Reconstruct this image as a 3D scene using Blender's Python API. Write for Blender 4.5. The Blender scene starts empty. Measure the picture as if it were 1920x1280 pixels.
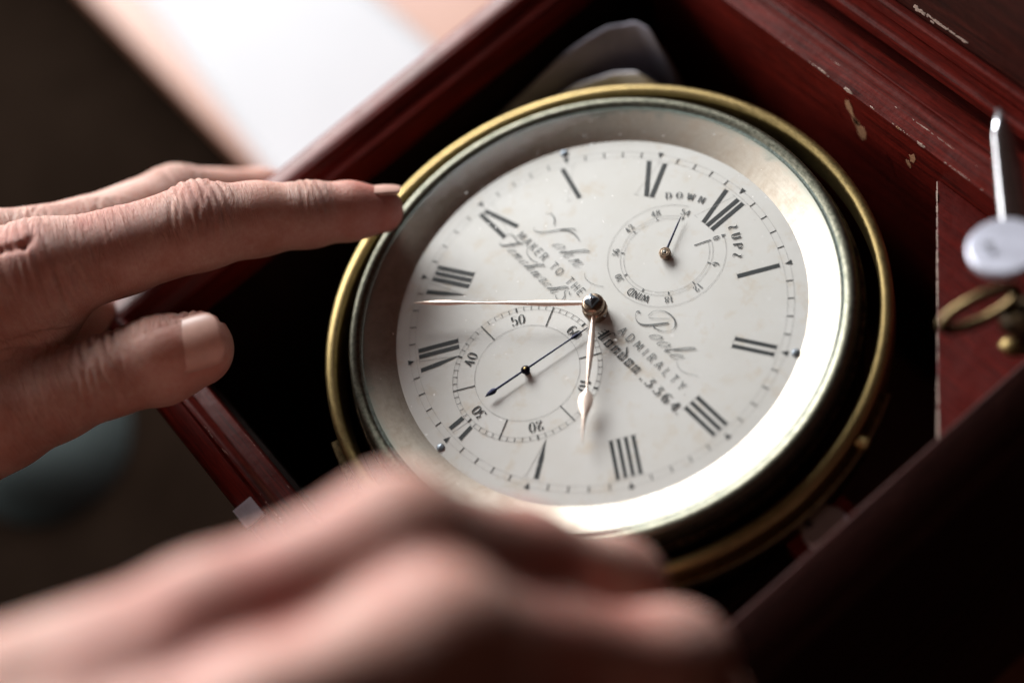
import bpy, math, random
import numpy as np
from mathutils import Vector, Matrix

# ------------------------------------------------------------------ camera, world, light, exposure
scene = bpy.context.scene
COL = scene.collection
MM = 0.001                                     # everything below is written in millimetres, the scene is in metres

CAM_POS = Vector((202.756, -74.695, 330.098)) * MM
CAM_ROWS = ((0.59894748, 0.75935356, -0.254252), (-0.59657139, 0.63491773, 0.49089923), (0.53419519, -0.14234339, 0.83329098))
cam = bpy.data.cameras.new('camera')
cam.sensor_width = 36.0
cam.lens = 61.228
cam.clip_start = 0.01
cam.clip_end = 20.0
cam.dof.use_dof = True
cam.dof.focus_distance = 0.394
cam.dof.aperture_fstop = 3.2
cam.dof.aperture_blades = 0
cam_ob = bpy.data.objects.new('camera', cam)
COL.objects.link(cam_ob)
cam_ob.matrix_world = Matrix.Translation(CAM_POS) @ Matrix(CAM_ROWS).transposed().to_4x4()
scene.camera = cam_ob

world = bpy.data.worlds.new('World')
scene.world = world
world.use_nodes = True
wb = world.node_tree.nodes['Background']
wb.inputs['Color'].default_value = (1.0, 0.50, 0.37, 1)
wb.inputs['Strength'].default_value = 0.027

def lamp(name, loc, target, sx, sy, watt, color):
    l = bpy.data.lights.new(name, 'AREA')
    l.shape = 'RECTANGLE'; l.size = sx * MM; l.size_y = sy * MM
    l.energy = watt; l.color = color
    o = bpy.data.objects.new(name, l); COL.objects.link(o)
    o.location = Vector(loc) * MM
    o.rotation_euler = (Vector(target) - Vector(loc)).to_track_quat('-Z', 'Y').to_euler()
    return o
lamp('window_light', (-1500, 230, 600), (0, 0, 0), 1150, 756, 65.0, (1.0, 0.985, 0.965))
lamp('second_window_light', (-1190, -775, 540), (0, 0, 0), 756, 648, 11.5, (1.0, 0.97, 0.93))

scene.view_settings.view_transform = 'Standard'
scene.view_settings.look = 'None'
scene.view_settings.exposure = 0.1
scene.view_settings.gamma = 1.0
try:
    scene.cycles.use_denoising = True
    scene.cycles.transparent_max_bounces = 16
except Exception:
    pass

# ------------------------------------------------------------------ helpers
def V(*a):
    return np.array(a, float)

class MB:
    """collects faces in millimetres and links them as ONE mesh object"""
    def __init__(s):
        s.v = []; s.f = []
    def add(s, vs, fs):
        b = len(s.v)
        s.v.extend([tuple(map(float, p)) for p in vs])
        s.f.extend([tuple(b + i for i in q) for q in fs])
        return s
    def box(s, c, h, rot=None):
        c = np.array(c, float)
        P = [np.array((x * h[0], y * h[1], z * h[2])) for x in (-1, 1) for y in (-1, 1) for z in (-1, 1)]
        if rot is not None:
            P = [rot @ p for p in P]
        return s.add([c + p for p in P], [(0, 1, 3, 2), (4, 6, 7, 5), (0, 4, 5, 1), (2, 3, 7, 6), (0, 2, 6, 4), (1, 5, 7, 3)])
    def revolve(s, prof, n=160, a0=0.0, a1=360.0, c=(0, 0), close=False):
        """prof: (r, z) list turned round the z axis; angle 0 is 12 o'clock, clockwise"""
        full = abs(a1 - a0) >= 359.9
        m = n if full else n + 1
        vs = []
        for i in range(m):
            a = math.radians(a0 + (a1 - a0) * i / n)
            for r, z in prof:
                vs.append((c[0] + r * math.sin(a), c[1] + r * math.cos(a), z))
        k = len(prof); fs = []
        kk = k if close else k - 1
        for i in range(n):
            j = (i + 1) % m
            for q in range(kk):
                q2 = (q + 1) % k
                fs.append((i * k + q, i * k + q2, j * k + q2, j * k + q))
        if not full and close:
            fs.append(tuple(range(k))); fs.append(tuple((m - 1) * k + q for q in reversed(range(k))))
        return s.add(vs, fs)
    def tube(s, pts, rad, n=12, flat=1.0, up=(0, 0, 1)):
        pts = [np.array(p, float) for p in pts]
        if not hasattr(rad, '__len__'):
            rad = [rad] * len(pts)
        vs = []; fs = []
        for i, p in enumerate(pts):
            t = pts[min(i + 1, len(pts) - 1)] - pts[max(i - 1, 0)]
            t /= np.linalg.norm(t)
            u = np.array(up, float); u -= t * (u @ t); u /= np.linalg.norm(u) + 1e-9
            w = np.cross(t, u)
            for k in range(n):
                a = 2 * math.pi * k / n
                vs.append(p + rad[i] * (math.cos(a) * w + flat * math.sin(a) * u))
        for i in range(len(pts) - 1):
            for k in range(n):
                fs.append((i * n + k, i * n + (k + 1) % n, (i + 1) * n + (k + 1) % n, (i + 1) * n + k))
        fs.append(tuple(reversed(range(n)))); fs.append(tuple((len(pts) - 1) * n + k for k in range(n)))
        return s.add(vs, fs)
    def build(s, name, mat, parent=None, smooth=False, bevel=0.0, seg=2, origin=(0, 0, 0)):
        me = bpy.data.meshes.new(name)
        o0 = np.array(origin, float)
        me.from_pydata([tuple((np.array(p) - o0) * MM) for p in s.v], [], s.f)
        me.update()
        o = bpy.data.objects.new(name, me)
        me.materials.append(mat)
        COL.objects.link(o)
        o.location = Vector(tuple(o0)) * MM
        if parent is not None:
            o.parent = parent
            o.location = Vector(tuple(o0)) * MM - parent_origin(parent)
        if smooth:
            for p in me.polygons:
                p.use_smooth = True
        if bevel:
            b = o.modifiers.new('bevel', 'BEVEL'); b.width = bevel * MM; b.segments = seg; b.limit_method = 'ANGLE'
            b.angle_limit = math.radians(32); b.harden_normals = False
        return o

def parent_origin(p):
    w = Vector((0, 0, 0))
    while p is not None:
        w = w + p.location
        p = p.parent
    return w

def tag(o, label=None, cat=None, group=None, kind=None):
    if label: o['label'] = label
    if cat: o['category'] = cat
    if group: o['group'] = group
    if kind: o['kind'] = kind
    return o

def empty(name, loc):
    o = bpy.data.objects.new(name, None)
    o.empty_display_size = 0.01
    COL.objects.link(o)
    o.location = Vector(loc) * MM
    return o

def smooth_by_angle(o, deg=35):
    me = o.data
    for p in me.polygons:
        p.use_smooth = True
    try:
        me.set_sharp_from_angle(angle=math.radians(deg))
    except Exception:
        pass
    return o

# ------------------------------------------------------------------ materials
class Mat:
    def __init__(s, name):
        s.m = bpy.data.materials.new(name); s.m.use_nodes = True
        s.t = s.m.node_tree; s.n = s.t.nodes; s.b = s.n['Principled BSDF']
        s.out = s.n['Material Output']
    def new(s, kind, **kw):
        nd = s.n.new(kind)
        for k, v in kw.items():
            if k in nd.inputs.keys():
                nd.inputs[k].default_value = v
            else:
                setattr(nd, k, v)
        return nd
    def link(s, a, b):
        s.t.links.new(a, b)
    def set(s, **kw):
        for k, v in kw.items():
            s.b.inputs[k.replace('_', ' ')].default_value = v
        return s
    def coord(s, scale=(1, 1, 1), attr=None):
        """coordinates in millimetres"""
        if attr:
            a = s.new('ShaderNodeAttribute', attribute_name=attr); src = a.outputs['Vector']; k = 1.0
        else:
            a = s.new('ShaderNodeTexCoord'); src = a.outputs['Object']; k = 1.0 / MM
        mp = s.new('ShaderNodeMapping'); mp.inputs['Scale'].default_value = tuple(k * c for c in scale)
        s.link(src, mp.inputs['Vector'])
        return mp.outputs['Vector']
    def noise(s, co, scale=1.0, detail=4.0, rough=0.6, dist=0.0):
        n = s.new('ShaderNodeTexNoise'); n.inputs['Scale'].default_value = scale
        n.inputs['Detail'].default_value = detail; n.inputs['Roughness'].default_value = rough
        n.inputs['Distortion'].default_value = dist
        s.link(co, n.inputs['Vector'])
        return n.outputs['Fac']
    def ramp(s, fac, stops):
        r = s.new('ShaderNodeValToRGB')
        e = r.color_ramp.elements
        while len(e) > 1: e.remove(e[0])
        e[0].position = stops[0][0]; e[0].color = tuple(stops[0][1]) + (1,)
        for p, c in stops[1:]:
            x = e.new(p); x.color = tuple(c) + (1,)
        s.link(fac, r.inputs['Fac'])
        return r.outputs['Color']
    def math(s, op, a, b=None):
        n = s.new('ShaderNodeMath', operation=op)
        for i, x in enumerate((a, b)):
            if x is None: continue
            if isinstance(x, (int, float)): n.inputs[i].default_value = x
            else: s.link(x, n.inputs[i])
        return n.outputs[0]
    def mix(s, fac, a, b, mode='MIX'):
        n = s.new('ShaderNodeMix', data_type='RGBA', blend_type=mode)
        for i, x in ((0, fac), (6, a), (7, b)):
            if isinstance(x, (int, float)): n.inputs[i].default_value = x
            elif isinstance(x, tuple): n.inputs[i].default_value = x + (1,)
            else: s.link(x, n.inputs[i])
        return n.outputs[2]
    def bump(s, h, strength=0.3, dist=0.1, normal=None):
        n = s.new('ShaderNodeBump'); n.inputs['Strength'].default_value = strength
        n.inputs['Distance'].default_value = dist * MM
        s.link(h, n.inputs['Height'])
        if normal is not None: s.link(normal, n.inputs['Normal'])
        return n.outputs['Normal']
    def base(s, c): s.link(c, s.b.inputs['Base Color']); return s
    def rough(s, c): s.link(c, s.b.inputs['Roughness']); return s
    def normal(s, c): s.link(c, s.b.inputs['Normal']); return s

def grey(x): return (x, x, x)

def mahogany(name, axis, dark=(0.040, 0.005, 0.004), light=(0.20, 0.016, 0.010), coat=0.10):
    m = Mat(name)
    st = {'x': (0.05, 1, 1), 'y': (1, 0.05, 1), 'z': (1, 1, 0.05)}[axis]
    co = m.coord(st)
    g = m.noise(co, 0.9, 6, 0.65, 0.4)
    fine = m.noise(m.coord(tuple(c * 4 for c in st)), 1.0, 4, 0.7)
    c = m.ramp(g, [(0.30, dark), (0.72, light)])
    pores = m.ramp(fine, [(0.40, grey(0.45)), (0.52, grey(1.0))])
    c = m.mix(0.6, c, pores, 'MULTIPLY')
    # small worn flecks where the varnish is gone
    fl = m.noise(m.coord((1, 1, 1)), 0.55, 5, 0.75)
    wear = m.ramp(fl, [(0.735, grey(0)), (0.765, grey(0.55))])
    c = m.mix(wear, c, (0.34, 0.17, 0.10))
    m.base(c)
    rg = m.ramp(m.noise(m.coord(), 0.12, 5, 0.7), [(0.3, grey(0.34)), (0.7, grey(0.52))])
    m.rough(rg)
    m.normal(m.bump(fine, 0.22, 0.12, m.bump(m.noise(m.coord(), 0.35, 3), 0.25, 0.5)))
    m.set(Coat_Weight=coat, Coat_Roughness=0.36, Specular_IOR_Level=0.16)
    return m.m

def metal(name, color, rough, dirt=None, dirt_lo=0.5, dirt_hi=0.75, scale=0.25, bump=0.15):
    m = Mat(name)
    n = m.noise(m.coord(), scale, 6, 0.7)
    c = m.ramp(n, [(0.25, tuple(x * 0.8 for x in color)), (0.7, color)])
    if dirt:
        f = m.ramp(m.noise(m.coord(), scale * 2.3, 6, 0.75), [(dirt_lo, grey(0)), (dirt_hi, grey(1))])
        c = m.mix(f, c, dirt)
    m.base(c)
    m.rough(m.ramp(m.noise(m.coord(), scale * 4, 5, 0.7), [(0.3, grey(rough * 0.75)), (0.75, grey(min(1, rough * 1.35)))]))
    m.normal(m.bump(m.noise(m.coord(), 2.0, 4, 0.6), bump, 0.04))
    m.set(Metallic=1.0)
    return m.m

def plain(name, color, rough=0.5, metallic=0.0, spec=0.5, bump=0.0, bscale=1.0, vary=0.15, vscale=0.2):
    m = Mat(name)
    n = m.noise(m.coord(), vscale, 5, 0.65)
    m.base(m.ramp(n, [(0.25, tuple(x * (1 - vary) for x in color)), (0.75, tuple(min(1, x * (1 + vary)) for x in color))]))
    m.set(Roughness=rough, Metallic=metallic, Specular_IOR_Level=spec)
    if bump: m.normal(m.bump(m.noise(m.coord(), bscale, 5, 0.6), bump, 0.2))
    return m.m

M = {}
M['wood_x'] = mahogany('mahogany_along_x', 'x')
M['wood_y'] = mahogany('mahogany_along_y', 'y')
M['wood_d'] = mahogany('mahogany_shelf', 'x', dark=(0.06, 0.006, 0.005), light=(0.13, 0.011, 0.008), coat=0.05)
M['wood_near_shaded'] = mahogany('mahogany_shaded', 'y', dark=(0.030, 0.012, 0.011), light=(0.075, 0.026, 0.023), coat=0.12)  # near wall: its shade and grey sheen put into a darker, browner tone
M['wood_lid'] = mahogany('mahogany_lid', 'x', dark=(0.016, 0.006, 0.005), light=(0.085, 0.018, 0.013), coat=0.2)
M['bare_wood'] = plain('bare_wood', (0.42, 0.22, 0.12), 0.75, vary=0.45, vscale=1.5, bump=0.4, bscale=2)
M['scuff'] = plain('pale_scuff', (0.55, 0.42, 0.36), 0.7, vary=0.4, vscale=2.0)
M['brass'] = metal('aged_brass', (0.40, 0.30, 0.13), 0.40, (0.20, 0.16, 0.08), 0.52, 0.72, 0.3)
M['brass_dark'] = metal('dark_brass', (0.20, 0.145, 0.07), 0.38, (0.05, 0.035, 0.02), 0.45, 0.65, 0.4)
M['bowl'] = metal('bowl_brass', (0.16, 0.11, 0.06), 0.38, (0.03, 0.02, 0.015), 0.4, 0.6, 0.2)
M['bezel'] = metal('worn_silvered_brass', (0.22, 0.215, 0.17), 0.42, (0.07, 0.08, 0.06), 0.42, 0.66, 0.35)
M['verdigris'] = plain('verdigris_putty', (0.13, 0.17, 0.15), 0.65, vary=0.6, vscale=1.2, bump=0.8, bscale=1.6)
M['steel'] = metal('bright_steel', (0.72, 0.74, 0.80), 0.18, scale=0.3)
M['nickel'] = metal('nickel_plate', (0.70, 0.70, 0.74), 0.32, scale=0.6)
M['dull_nickel'] = plain('dull_nickel', (0.66, 0.69, 0.82), 0.45, 0.6, vary=0.2, vscale=0.25)
M['tarnished'] = plain('tarnished_nickel', (0.16, 0.155, 0.14), 0.5, 0.3, vary=0.3, vscale=0.3)
M['rose_gold'] = plain('rose_gold', (0.92, 0.77, 0.68), 0.36, 0.55, vary=0.06, vscale=1.5)
M['blued'] = metal('blued_steel', (0.014, 0.015, 0.028), 0.42, scale=1.0, bump=0.05)
M['collet'] = metal('collet_bronze', (0.42, 0.32, 0.24), 0.3, (0.12, 0.09, 0.06), 0.5, 0.7, 1.0)
M['screw'] = metal('screw_steel', (0.22, 0.25, 0.29), 0.42, scale=1.0)
M['slot'] = plain('slot_shadow', (0.015, 0.015, 0.016), 0.6)
def ink():
    m = Mat('engraving_wax')
    n = m.noise(m.coord(), 3.0, 3, 0.7)
    c = m.ramp(n, [(0.2, (0.010, 0.014, 0.016)), (0.8, (0.030, 0.036, 0.040))])
    sp = m.ramp(m.noise(m.coord(), 5.5, 2, 0.5), [(0.70, grey(0)), (0.74, grey(0.7))])
    m.base(m.mix(sp, c, (0.5, 0.5, 0.48)))
    m.set(Roughness=0.5, Specular_IOR_Level=0.35)
    return m.m
M['ink'] = ink()
def hairline():
    m = Mat('engraved_hairline')
    m.base(m.ramp(m.noise(m.coord(), 0.6, 4, 0.7), [(0.3, grey(0.13)), (0.75, grey(0.42))]))
    m.set(Roughness=0.5, Metallic=0.2)
    return m.m
M['hair'] = hairline()
M['grey_ink'] = plain('worn_engraving', (0.075, 0.085, 0.09), 0.5, vary=0.6, vscale=0.8)
def silver_dial():
    m = Mat('silvered_dial')
    co = m.coord()
    big = m.noise(co, 0.055, 4, 0.6)
    c = m.ramp(big, [(0.32, (0.535, 0.530, 0.510)), (0.62, (0.565, 0.567, 0.560))])
    st = m.ramp(m.noise(co, 0.16, 5, 0.65, 0.3), [(0.54, grey(0)), (0.76, grey(0.65))])
    c = m.mix(st, c, (0.47, 0.39, 0.29))
    sp = m.ramp(m.noise(co, 1.3, 2, 0.5), [(0.735, grey(0)), (0.78, grey(0.6))])
    c = m.mix(sp, c, (0.30, 0.26, 0.21))
    m.base(c)
    m.rough(m.ramp(m.noise(co, 0.4, 4), [(0.3, grey(0.48)), (0.7, grey(0.62))]))
    m.normal(m.bump(m.noise(co, 6.0, 3, 0.6), 0.10, 0.02))
    m.set(Metallic=0.25, Specular_IOR_Level=0.4)
    return m.m
M['dial'] = silver_dial()
def reflector():
    m = Mat('silvered_reflector')
    # turned metal: streaks round the axis
    tc = m.new('ShaderNodeTexCoord'); sx = m.new('ShaderNodeSeparateXYZ'); m.link(tc.outputs['Object'], sx.inputs[0])
    r = m.math('SQRT', m.math('ADD', m.math('MULTIPLY', sx.outputs[0], sx.outputs[0]), m.math('MULTIPLY', sx.outputs[1], sx.outputs[1])))
    cx = m.new('ShaderNodeCombineXYZ'); m.link(m.math('MULTIPLY', r, 2600.0), cx.inputs[0])
    an = m.math('ARCTAN2', sx.outputs[0], sx.outputs[1]); m.link(m.math('MULTIPLY', an, 0.8), cx.inputs[1])
    fine = m.noise(cx.outputs[0], 1.0, 5, 0.7)
    blot = m.noise(m.coord(), 0.22, 6, 0.7, 0.4)
    c = m.ramp(blot, [(0.35, (0.47, 0.405, 0.34)), (0.6, (0.60, 0.55, 0.485))])
    c = m.mix(0.35, c, m.ramp(fine, [(0.3, grey(0.6)), (0.7, grey(1))]), 'MULTIPLY')
    # dull rind next to the glass
    rim = m.ramp(m.math('ADD', m.math('MULTIPLY', m.math('SUBTRACT', r, 0.0522), 300.0), m.math('MULTIPLY', m.math('SUBTRACT', blot, 0.5), 1.6)), [(0.35, grey(0)), (0.75, grey(0.8))])
    c = m.mix(rim, c, (0.34, 0.36, 0.32))
    m.base(c)
    m.rough(m.ramp(blot, [(0.3, grey(0.55)), (0.7, grey(0.44))]))
    m.normal(m.bump(fine, 0.10, 0.05))
    m.set(Metallic=1.0)
    return m.m
M['reflector'] = reflector()
def thin_glass():
    m = Mat('watch_glass')
    m.n.remove(m.b)
    tr = m.new('ShaderNodeBsdfTransparent'); tr.inputs[0].default_value = (0.985, 0.99, 0.985, 1)
    gl = m.new('ShaderNodeBsdfGlossy'); gl.inputs['Roughness'].default_value = 0.03
    fr = m.new('ShaderNodeFresnel'); fr.inputs['IOR'].default_value = 1.09
    mx = m.new('ShaderNodeMixShader')
    m.link(fr.outputs[0], mx.inputs[0]); m.link(tr.outputs[0], mx.inputs[1]); m.link(gl.outputs[0], mx.inputs[2])
    m.link(mx.outputs[0], m.out.inputs[0])
    return m.m
M['glass'] = thin_glass()
M['dust'] = plain('dust', (0.8, 0.8, 0.8), 0.9)
M['paper'] = plain('white_paper', (0.52, 0.535, 0.57), 0.8, vary=0.04, vscale=0.02)
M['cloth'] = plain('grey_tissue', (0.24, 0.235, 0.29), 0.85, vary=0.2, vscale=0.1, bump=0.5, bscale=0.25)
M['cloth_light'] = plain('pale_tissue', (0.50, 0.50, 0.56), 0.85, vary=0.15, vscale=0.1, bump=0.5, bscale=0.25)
def pale_wood():
    m = Mat('pale_wood')
    g = m.noise(m.coord((0.02, 0.3, 0.3)), 1.0, 5, 0.6, 0.5)
    m.base(m.ramp(g, [(0.3, (0.31, 0.125, 0.075)), (0.7, (0.38, 0.18, 0.115))]))
    m.set(Roughness=0.45)
    return m.m
M['pale_wood'] = pale_wood()
M['table'] = plain('dark_table', (0.011, 0.007, 0.005), 0.95, spec=0.0, vary=0.75, vscale=0.006)
M['teal'] = plain('teal_cloth', (0.017, 0.031, 0.032), 0.9, vary=0.3, vscale=0.05, bump=0.5, bscale=0.5)
M['taupe'] = plain('taupe_cloth', (0.060, 0.046, 0.038), 0.9, vary=0.3, vscale=0.03, bump=0.5, bscale=0.5)

def skin(name, sub=0.35):
    m = Mat(name)
    co = m.coord()
    a = m.noise(co, 0.10, 4, 0.6)
    b = m.noise(co, 0.9, 4, 0.65)
    c = m.ramp(a, [(0.30, (0.47, 0.245, 0.195)), (0.50, (0.56, 0.345, 0.285)), (0.72, (0.62, 0.43, 0.37))])
    c = m.mix(m.ramp(b, [(0.35, grey(0.35)), (0.65, grey(0))]), c, (0.44, 0.16, 0.13))
    at = m.new('ShaderNodeAttribute', attribute_name='redness')
    c = m.mix(at.outputs['Fac'], c, (0.46, 0.10, 0.085))
    m.base(c)
    uv = m.coord((1, 1, 1), 'skin_uv')
    mp = m.new('ShaderNodeMapping'); mp.inputs['Scale'].default_value = (1.15, 0.16, 0.16); m.link(uv, mp.inputs['Vector'])
    lines = m.noise(mp.outputs[0], 1.0, 5, 0.62, 0.5)
    cr = m.new('ShaderNodeAttribute', attribute_name='crease')
    h1 = m.math('MULTIPLY', m.math('ABSOLUTE', m.math('SUBTRACT', lines, 0.5)), cr.outputs['Fac'])
    vo = m.new('ShaderNodeTexVoronoi', feature='DISTANCE_TO_EDGE'); vo.inputs['Scale'].default_value = 1.15; m.link(co, vo.inputs['Vector'])
    h2 = m.math('MINIMUM', vo.outputs['Distance'], 0.25)
    n1 = m.bump(h1, 0.8, 2.2)
    n2 = m.bump(h2, 0.22, 0.2, n1)
    n3 = m.bump(m.noise(co, 0.5, 5, 0.7), 0.3, 0.6, n2)
    m.normal(n3)
    m.rough(m.ramp(b, [(0.3, grey(0.46)), (0.7, grey(0.62))]))
    m.set(Subsurface_Weight=sub, Subsurface_Scale=1.0, Specular_IOR_Level=0.35)
    m.b.inputs['Subsurface Radius'].default_value = (0.0032, 0.0012, 0.0007)
    return m.m
M['skin'] = skin('weathered_skin')
M['nail'] = plain('fingernail', (0.60, 0.37, 0.31), 0.36, vary=0.1, vscale=0.4)

# ------------------------------------------------------------------ surface under everything
t = MB().box((-120, 40, -150), (700, 700, 22)).build('table', M['table'], bevel=2)
tag(t, 'dark brown table top under the open chronometer case', 'table')

board = MB().box((-300, 153, -121), (420, 173.0, 6.8)).build('wooden_board', M['pale_wood'], bevel=2.0)
tag(board, 'pale orange wooden board lying on the table behind the case', 'board')
pp = MB()
NX, NY = 40, 12
for i in range(NX + 1):
    for j in range(NY + 1):
        x = -470 + 374 * i / NX; yl = -16.5 - 0.108 * (x + 204); y = yl + (54.5 - yl) * j / NY
        pp.v.append((x, y, -113.6 + 0.8 * math.sin(x * 0.02) * math.sin(y * 0.04)))
for i in range(NX):
    for j in range(NY):
        a = i * (NY + 1) + j
        pp.f.append((a, a + NY + 1, a + NY + 2, a + 1))
paper = pp.build('paper_sheet', M['paper'], smooth=True)
so = paper.modifiers.new('thickness', 'SOLIDIFY'); so.thickness = 0.2 * MM
tag(paper, 'bright white sheet of paper lying on the pale wooden board', 'paper')

def heap(name, cx, cy, rx, ry, h, mat, seed, label, cat):
    rnd = random.Random(seed)
    ph = [(rnd.uniform(0, 6.28), rnd.uniform(0.03, 0.09), rnd.uniform(0, 6.28)) for _ in range(7)]
    b = MB(); n = 44
    for i in range(n + 1):
        for j in range(n + 1):
            u = -1 + 2 * i / n; w = -1 + 2 * j / n
            # square to disc
            x = u * math.sqrt(1 - w * w / 2); y = w * math.sqrt(1 - u * u / 2)
            X = cx + rx * x; Y = cy + ry * y
            r = math.hypot(x, y)
            e = max(0.0, 1 - r ** 3)
            fold = sum(math.sin(X * f * math.cos(d) + Y * f * math.sin(d) + p) for p, f, d in ph) / 7
            b.v.append((X, Y, -127.6 + h * e * (0.7 + 0.5 * fold)))
    for i in range(n):
        for j in range(n):
            a = i * (n + 1) + j
            b.f.append((a, a + n + 1, a + n + 2, a + 1))
    o = b.build(name, mat, smooth=True)
    return tag(o, label, cat)
heap('folded_cloth', -182, -130, 36, 30, 15, M['teal'], 3, 'teal cloth heaped on the dark table under the thumb', 'cloth')

# ------------------------------------------------------------------ mahogany case
case = empty('chronometer_case', (0, 0, -128))
tag(case, 'dark mahogany chronometer case with worn moulded rim, lid standing open', 'box')
IN = 77.3
RIM = 5.0
# (offset out from the inner face, height)
PROF = [(0, -120), (0, -3.2), (0.3, RIM - 2.0), (0.9, RIM - 1.5), (3.8, RIM - 1.3), (4.3, RIM - 1.0), (4.9, RIM - 0.1), (5.5, RIM + 0.7), (6.1, RIM + 1.1), (6.7, RIM + 1.1),
        (7.0, RIM + 0.6), (7.3, RIM + 0.5), (7.6, RIM + 0.8), (11.2, RIM + 0.7), (12.1, RIM + 0.3), (12.6, RIM - 0.6), (12.75, RIM - 3.0), (12.75, -45), (13.4, -46), (13.4, -128), (0.0, -128)]
PROF_D = [(0, -120), (0, -2.2), (0.25, RIM - 0.9), (0.7, RIM - 0.4), (1.4, RIM - 0.5), (8.6, RIM - 3.2), (9.3, RIM - 3.7), (9.6, RIM - 4.6), (10.2, RIM - 4.9), (12.0, RIM - 5.4), (12.6, RIM - 6.1),
          (12.75, RIM - 7), (12.75, -45), (13.4, -46), (13.4, -128), (0.0, -128)]  # near rim: top sloped away from the window, shade put into the shape
def wall(kind, dz):
    b = MB(); prof = PROF_D if kind == 'd' else PROF; k = len(prof)
    vs = []
    for end in (-1, 1):
        for off, z in prof:
            d = IN + off
            zz = z + (dz if z > -100 else 0)
            if kind == 'a': vs.append((-d, end * d, zz))
            if kind == 'b': vs.append((end * d, d, zz))
            if kind == 'c': vs.append((end * d, -d, zz))
            if kind == 'd': vs.append((d, end * d, zz))
    fs = [(i, (i + 1) % k, k + (i + 1) % k, k + i) for i in range(k)]
    b.add(vs, fs)
    return b
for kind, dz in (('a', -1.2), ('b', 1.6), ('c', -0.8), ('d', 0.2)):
    o = wall(kind, dz).build('side_wall', {'a': M['wood_y'], 'd': M['wood_near_shaded']}.get(kind, M['wood_x']), case)
    smooth_by_angle(o, 38)
    if kind == 'b': wall_b = o
    if kind == 'c': wall_c = o
    if kind == 'd': wall_d = o
MB().box((0, 0, -124), (77.2, 77.2, 3.8)).build('floor_board', M['wood_x'], case)

def chip(face, u, z, w, h, seed, parent, mat, tilt=0.0):
    """an irregular patch of bare wood on a wall, a hair proud of the varnish"""
    rnd = random.Random(seed); n = 14; pts = []
    for i in range(n):
        a = 2 * math.pi * i / n
        r = rnd.uniform(0.55, 1.15)
        x = w * r * math.cos(a); y = h * r * math.sin(a)
        pts.append((x * math.cos(tilt) - y * math.sin(tilt), x * math.sin(tilt) + y * math.cos(tilt)))
    b = MB()
    if face == 'b':
        b.add([(u + x, IN - 0.05, z + y) for x, y in pts], [tuple(range(n))])
        b.add([(u + x * 1.04, IN + 0.1, z + y * 1.04) for x, y in pts], [])
        b.f += [(i, (i + 1) % n, n + (i + 1) % n, n + i) for i in range(n)]
    return b.build('bare_wood_chip', mat, parent)
chip('b', 0.9, -2.0, 1.3, 4.2, 1, wall_b, M['bare_wood'], 0.30)
chip('b', 3.6, -7.6, 1.8, 4.0, 2, wall_b, M['bare_wood'], 0.2)
chip('b', 2.2, -5.2, 1.2, 1.6, 22, wall_b, M['bare_wood'], 0.5)
chip('b', -3.6, -6.4, 0.7, 2.6, 23, wall_b, M['wood_d'], 0.6)
chip('b', 13.0, -13.0, 0.8, 3.6, 24, wall_b, M['wood_d'], 0.3)
chip('b', 20.9, -2.6, 1.1, 2.2, 3, wall_b, M['bare_wood'], -0.3)
chip('b', 19.5, -6.2, 0.8, 1.8, 4, wall_b, M['bare_wood'], 0.3)
chip('b', 1.2, 5.5, 1.5, 0.7, 5, wall_b, M['scuff'])
chip('b', -7.5, 5.8, 1.4, 0.35, 6, wall_b, M['scuff'])
chip('b', 17.0, 5.4, 0.7, 0.5, 7, wall_b, M['bare_wood'])
chip('b', 24.2, 5.5, 1.2, 0.6, 8, wall_b, M['scuff'])
chip('b', 9.0, 5.9, 0.8, 0.25, 9, wall_b, M['scuff'])

def edge_specks(name, axis, fixed, lo, hi, z, n, seed, parent, mat):
    """nicks along a worn arris, crowded together where hands and lid have knocked it"""
    rnd = random.Random(seed); b = MB()
    cl = [rnd.uniform(lo, hi) for _ in range(5)]
    for i in range(n):
        u = rnd.uniform(lo, hi) if rnd.random() < 0.35 else rnd.choice(cl) + rnd.gauss(0, 1.6)
        l = rnd.choice((0.12, 0.18, 0.25, 0.5, 0.9)) * rnd.uniform(0.7, 1.3); w = rnd.uniform(0.03, 0.10)
        dv = rnd.gauss(0, 0.06); dz = rnd.uniform(-0.04, 0.03)
        P = []
        for k in range(7):
            q = 2 * math.pi * k / 7; rr = rnd.uniform(0.6, 1.2)
            P.append((u + l * rr * math.cos(q), fixed + dv + w * rr * math.sin(q)))
        b.add([(x, y, z + dz + 0.05) for x, y in P] + [(x, y, z + dz - 0.15) for x, y in P], [tuple(range(7))] + [(k, 7 + k, 7 + (k + 1) % 7, (k + 1) % 7) for k in range(7)])
    o = b.build(name, mat, parent); o['kind'] = 'stuff'
    return o
edge_specks('edge_nicks', 'x', IN + 3.9, -12, 60, RIM - 1.25 + 1.6, 40, 11, wall_b, M['scuff'])
edge_specks('edge_nicks', 'x', IN + 0.45, -20, 62, RIM - 1.85 + 1.6, 40, 12, wall_b, M['scuff'])
edge_specks('edge_nicks', 'x', -IN - 0.5, -40, 5, RIM - 1.85 - 0.8, 34, 13, wall_c, M['scuff'])
edge_specks('edge_nicks', 'x', -IN - 6.4, -45, 5, RIM + 1.1 - 0.8, 26, 14, wall_c, M['scuff'])

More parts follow.
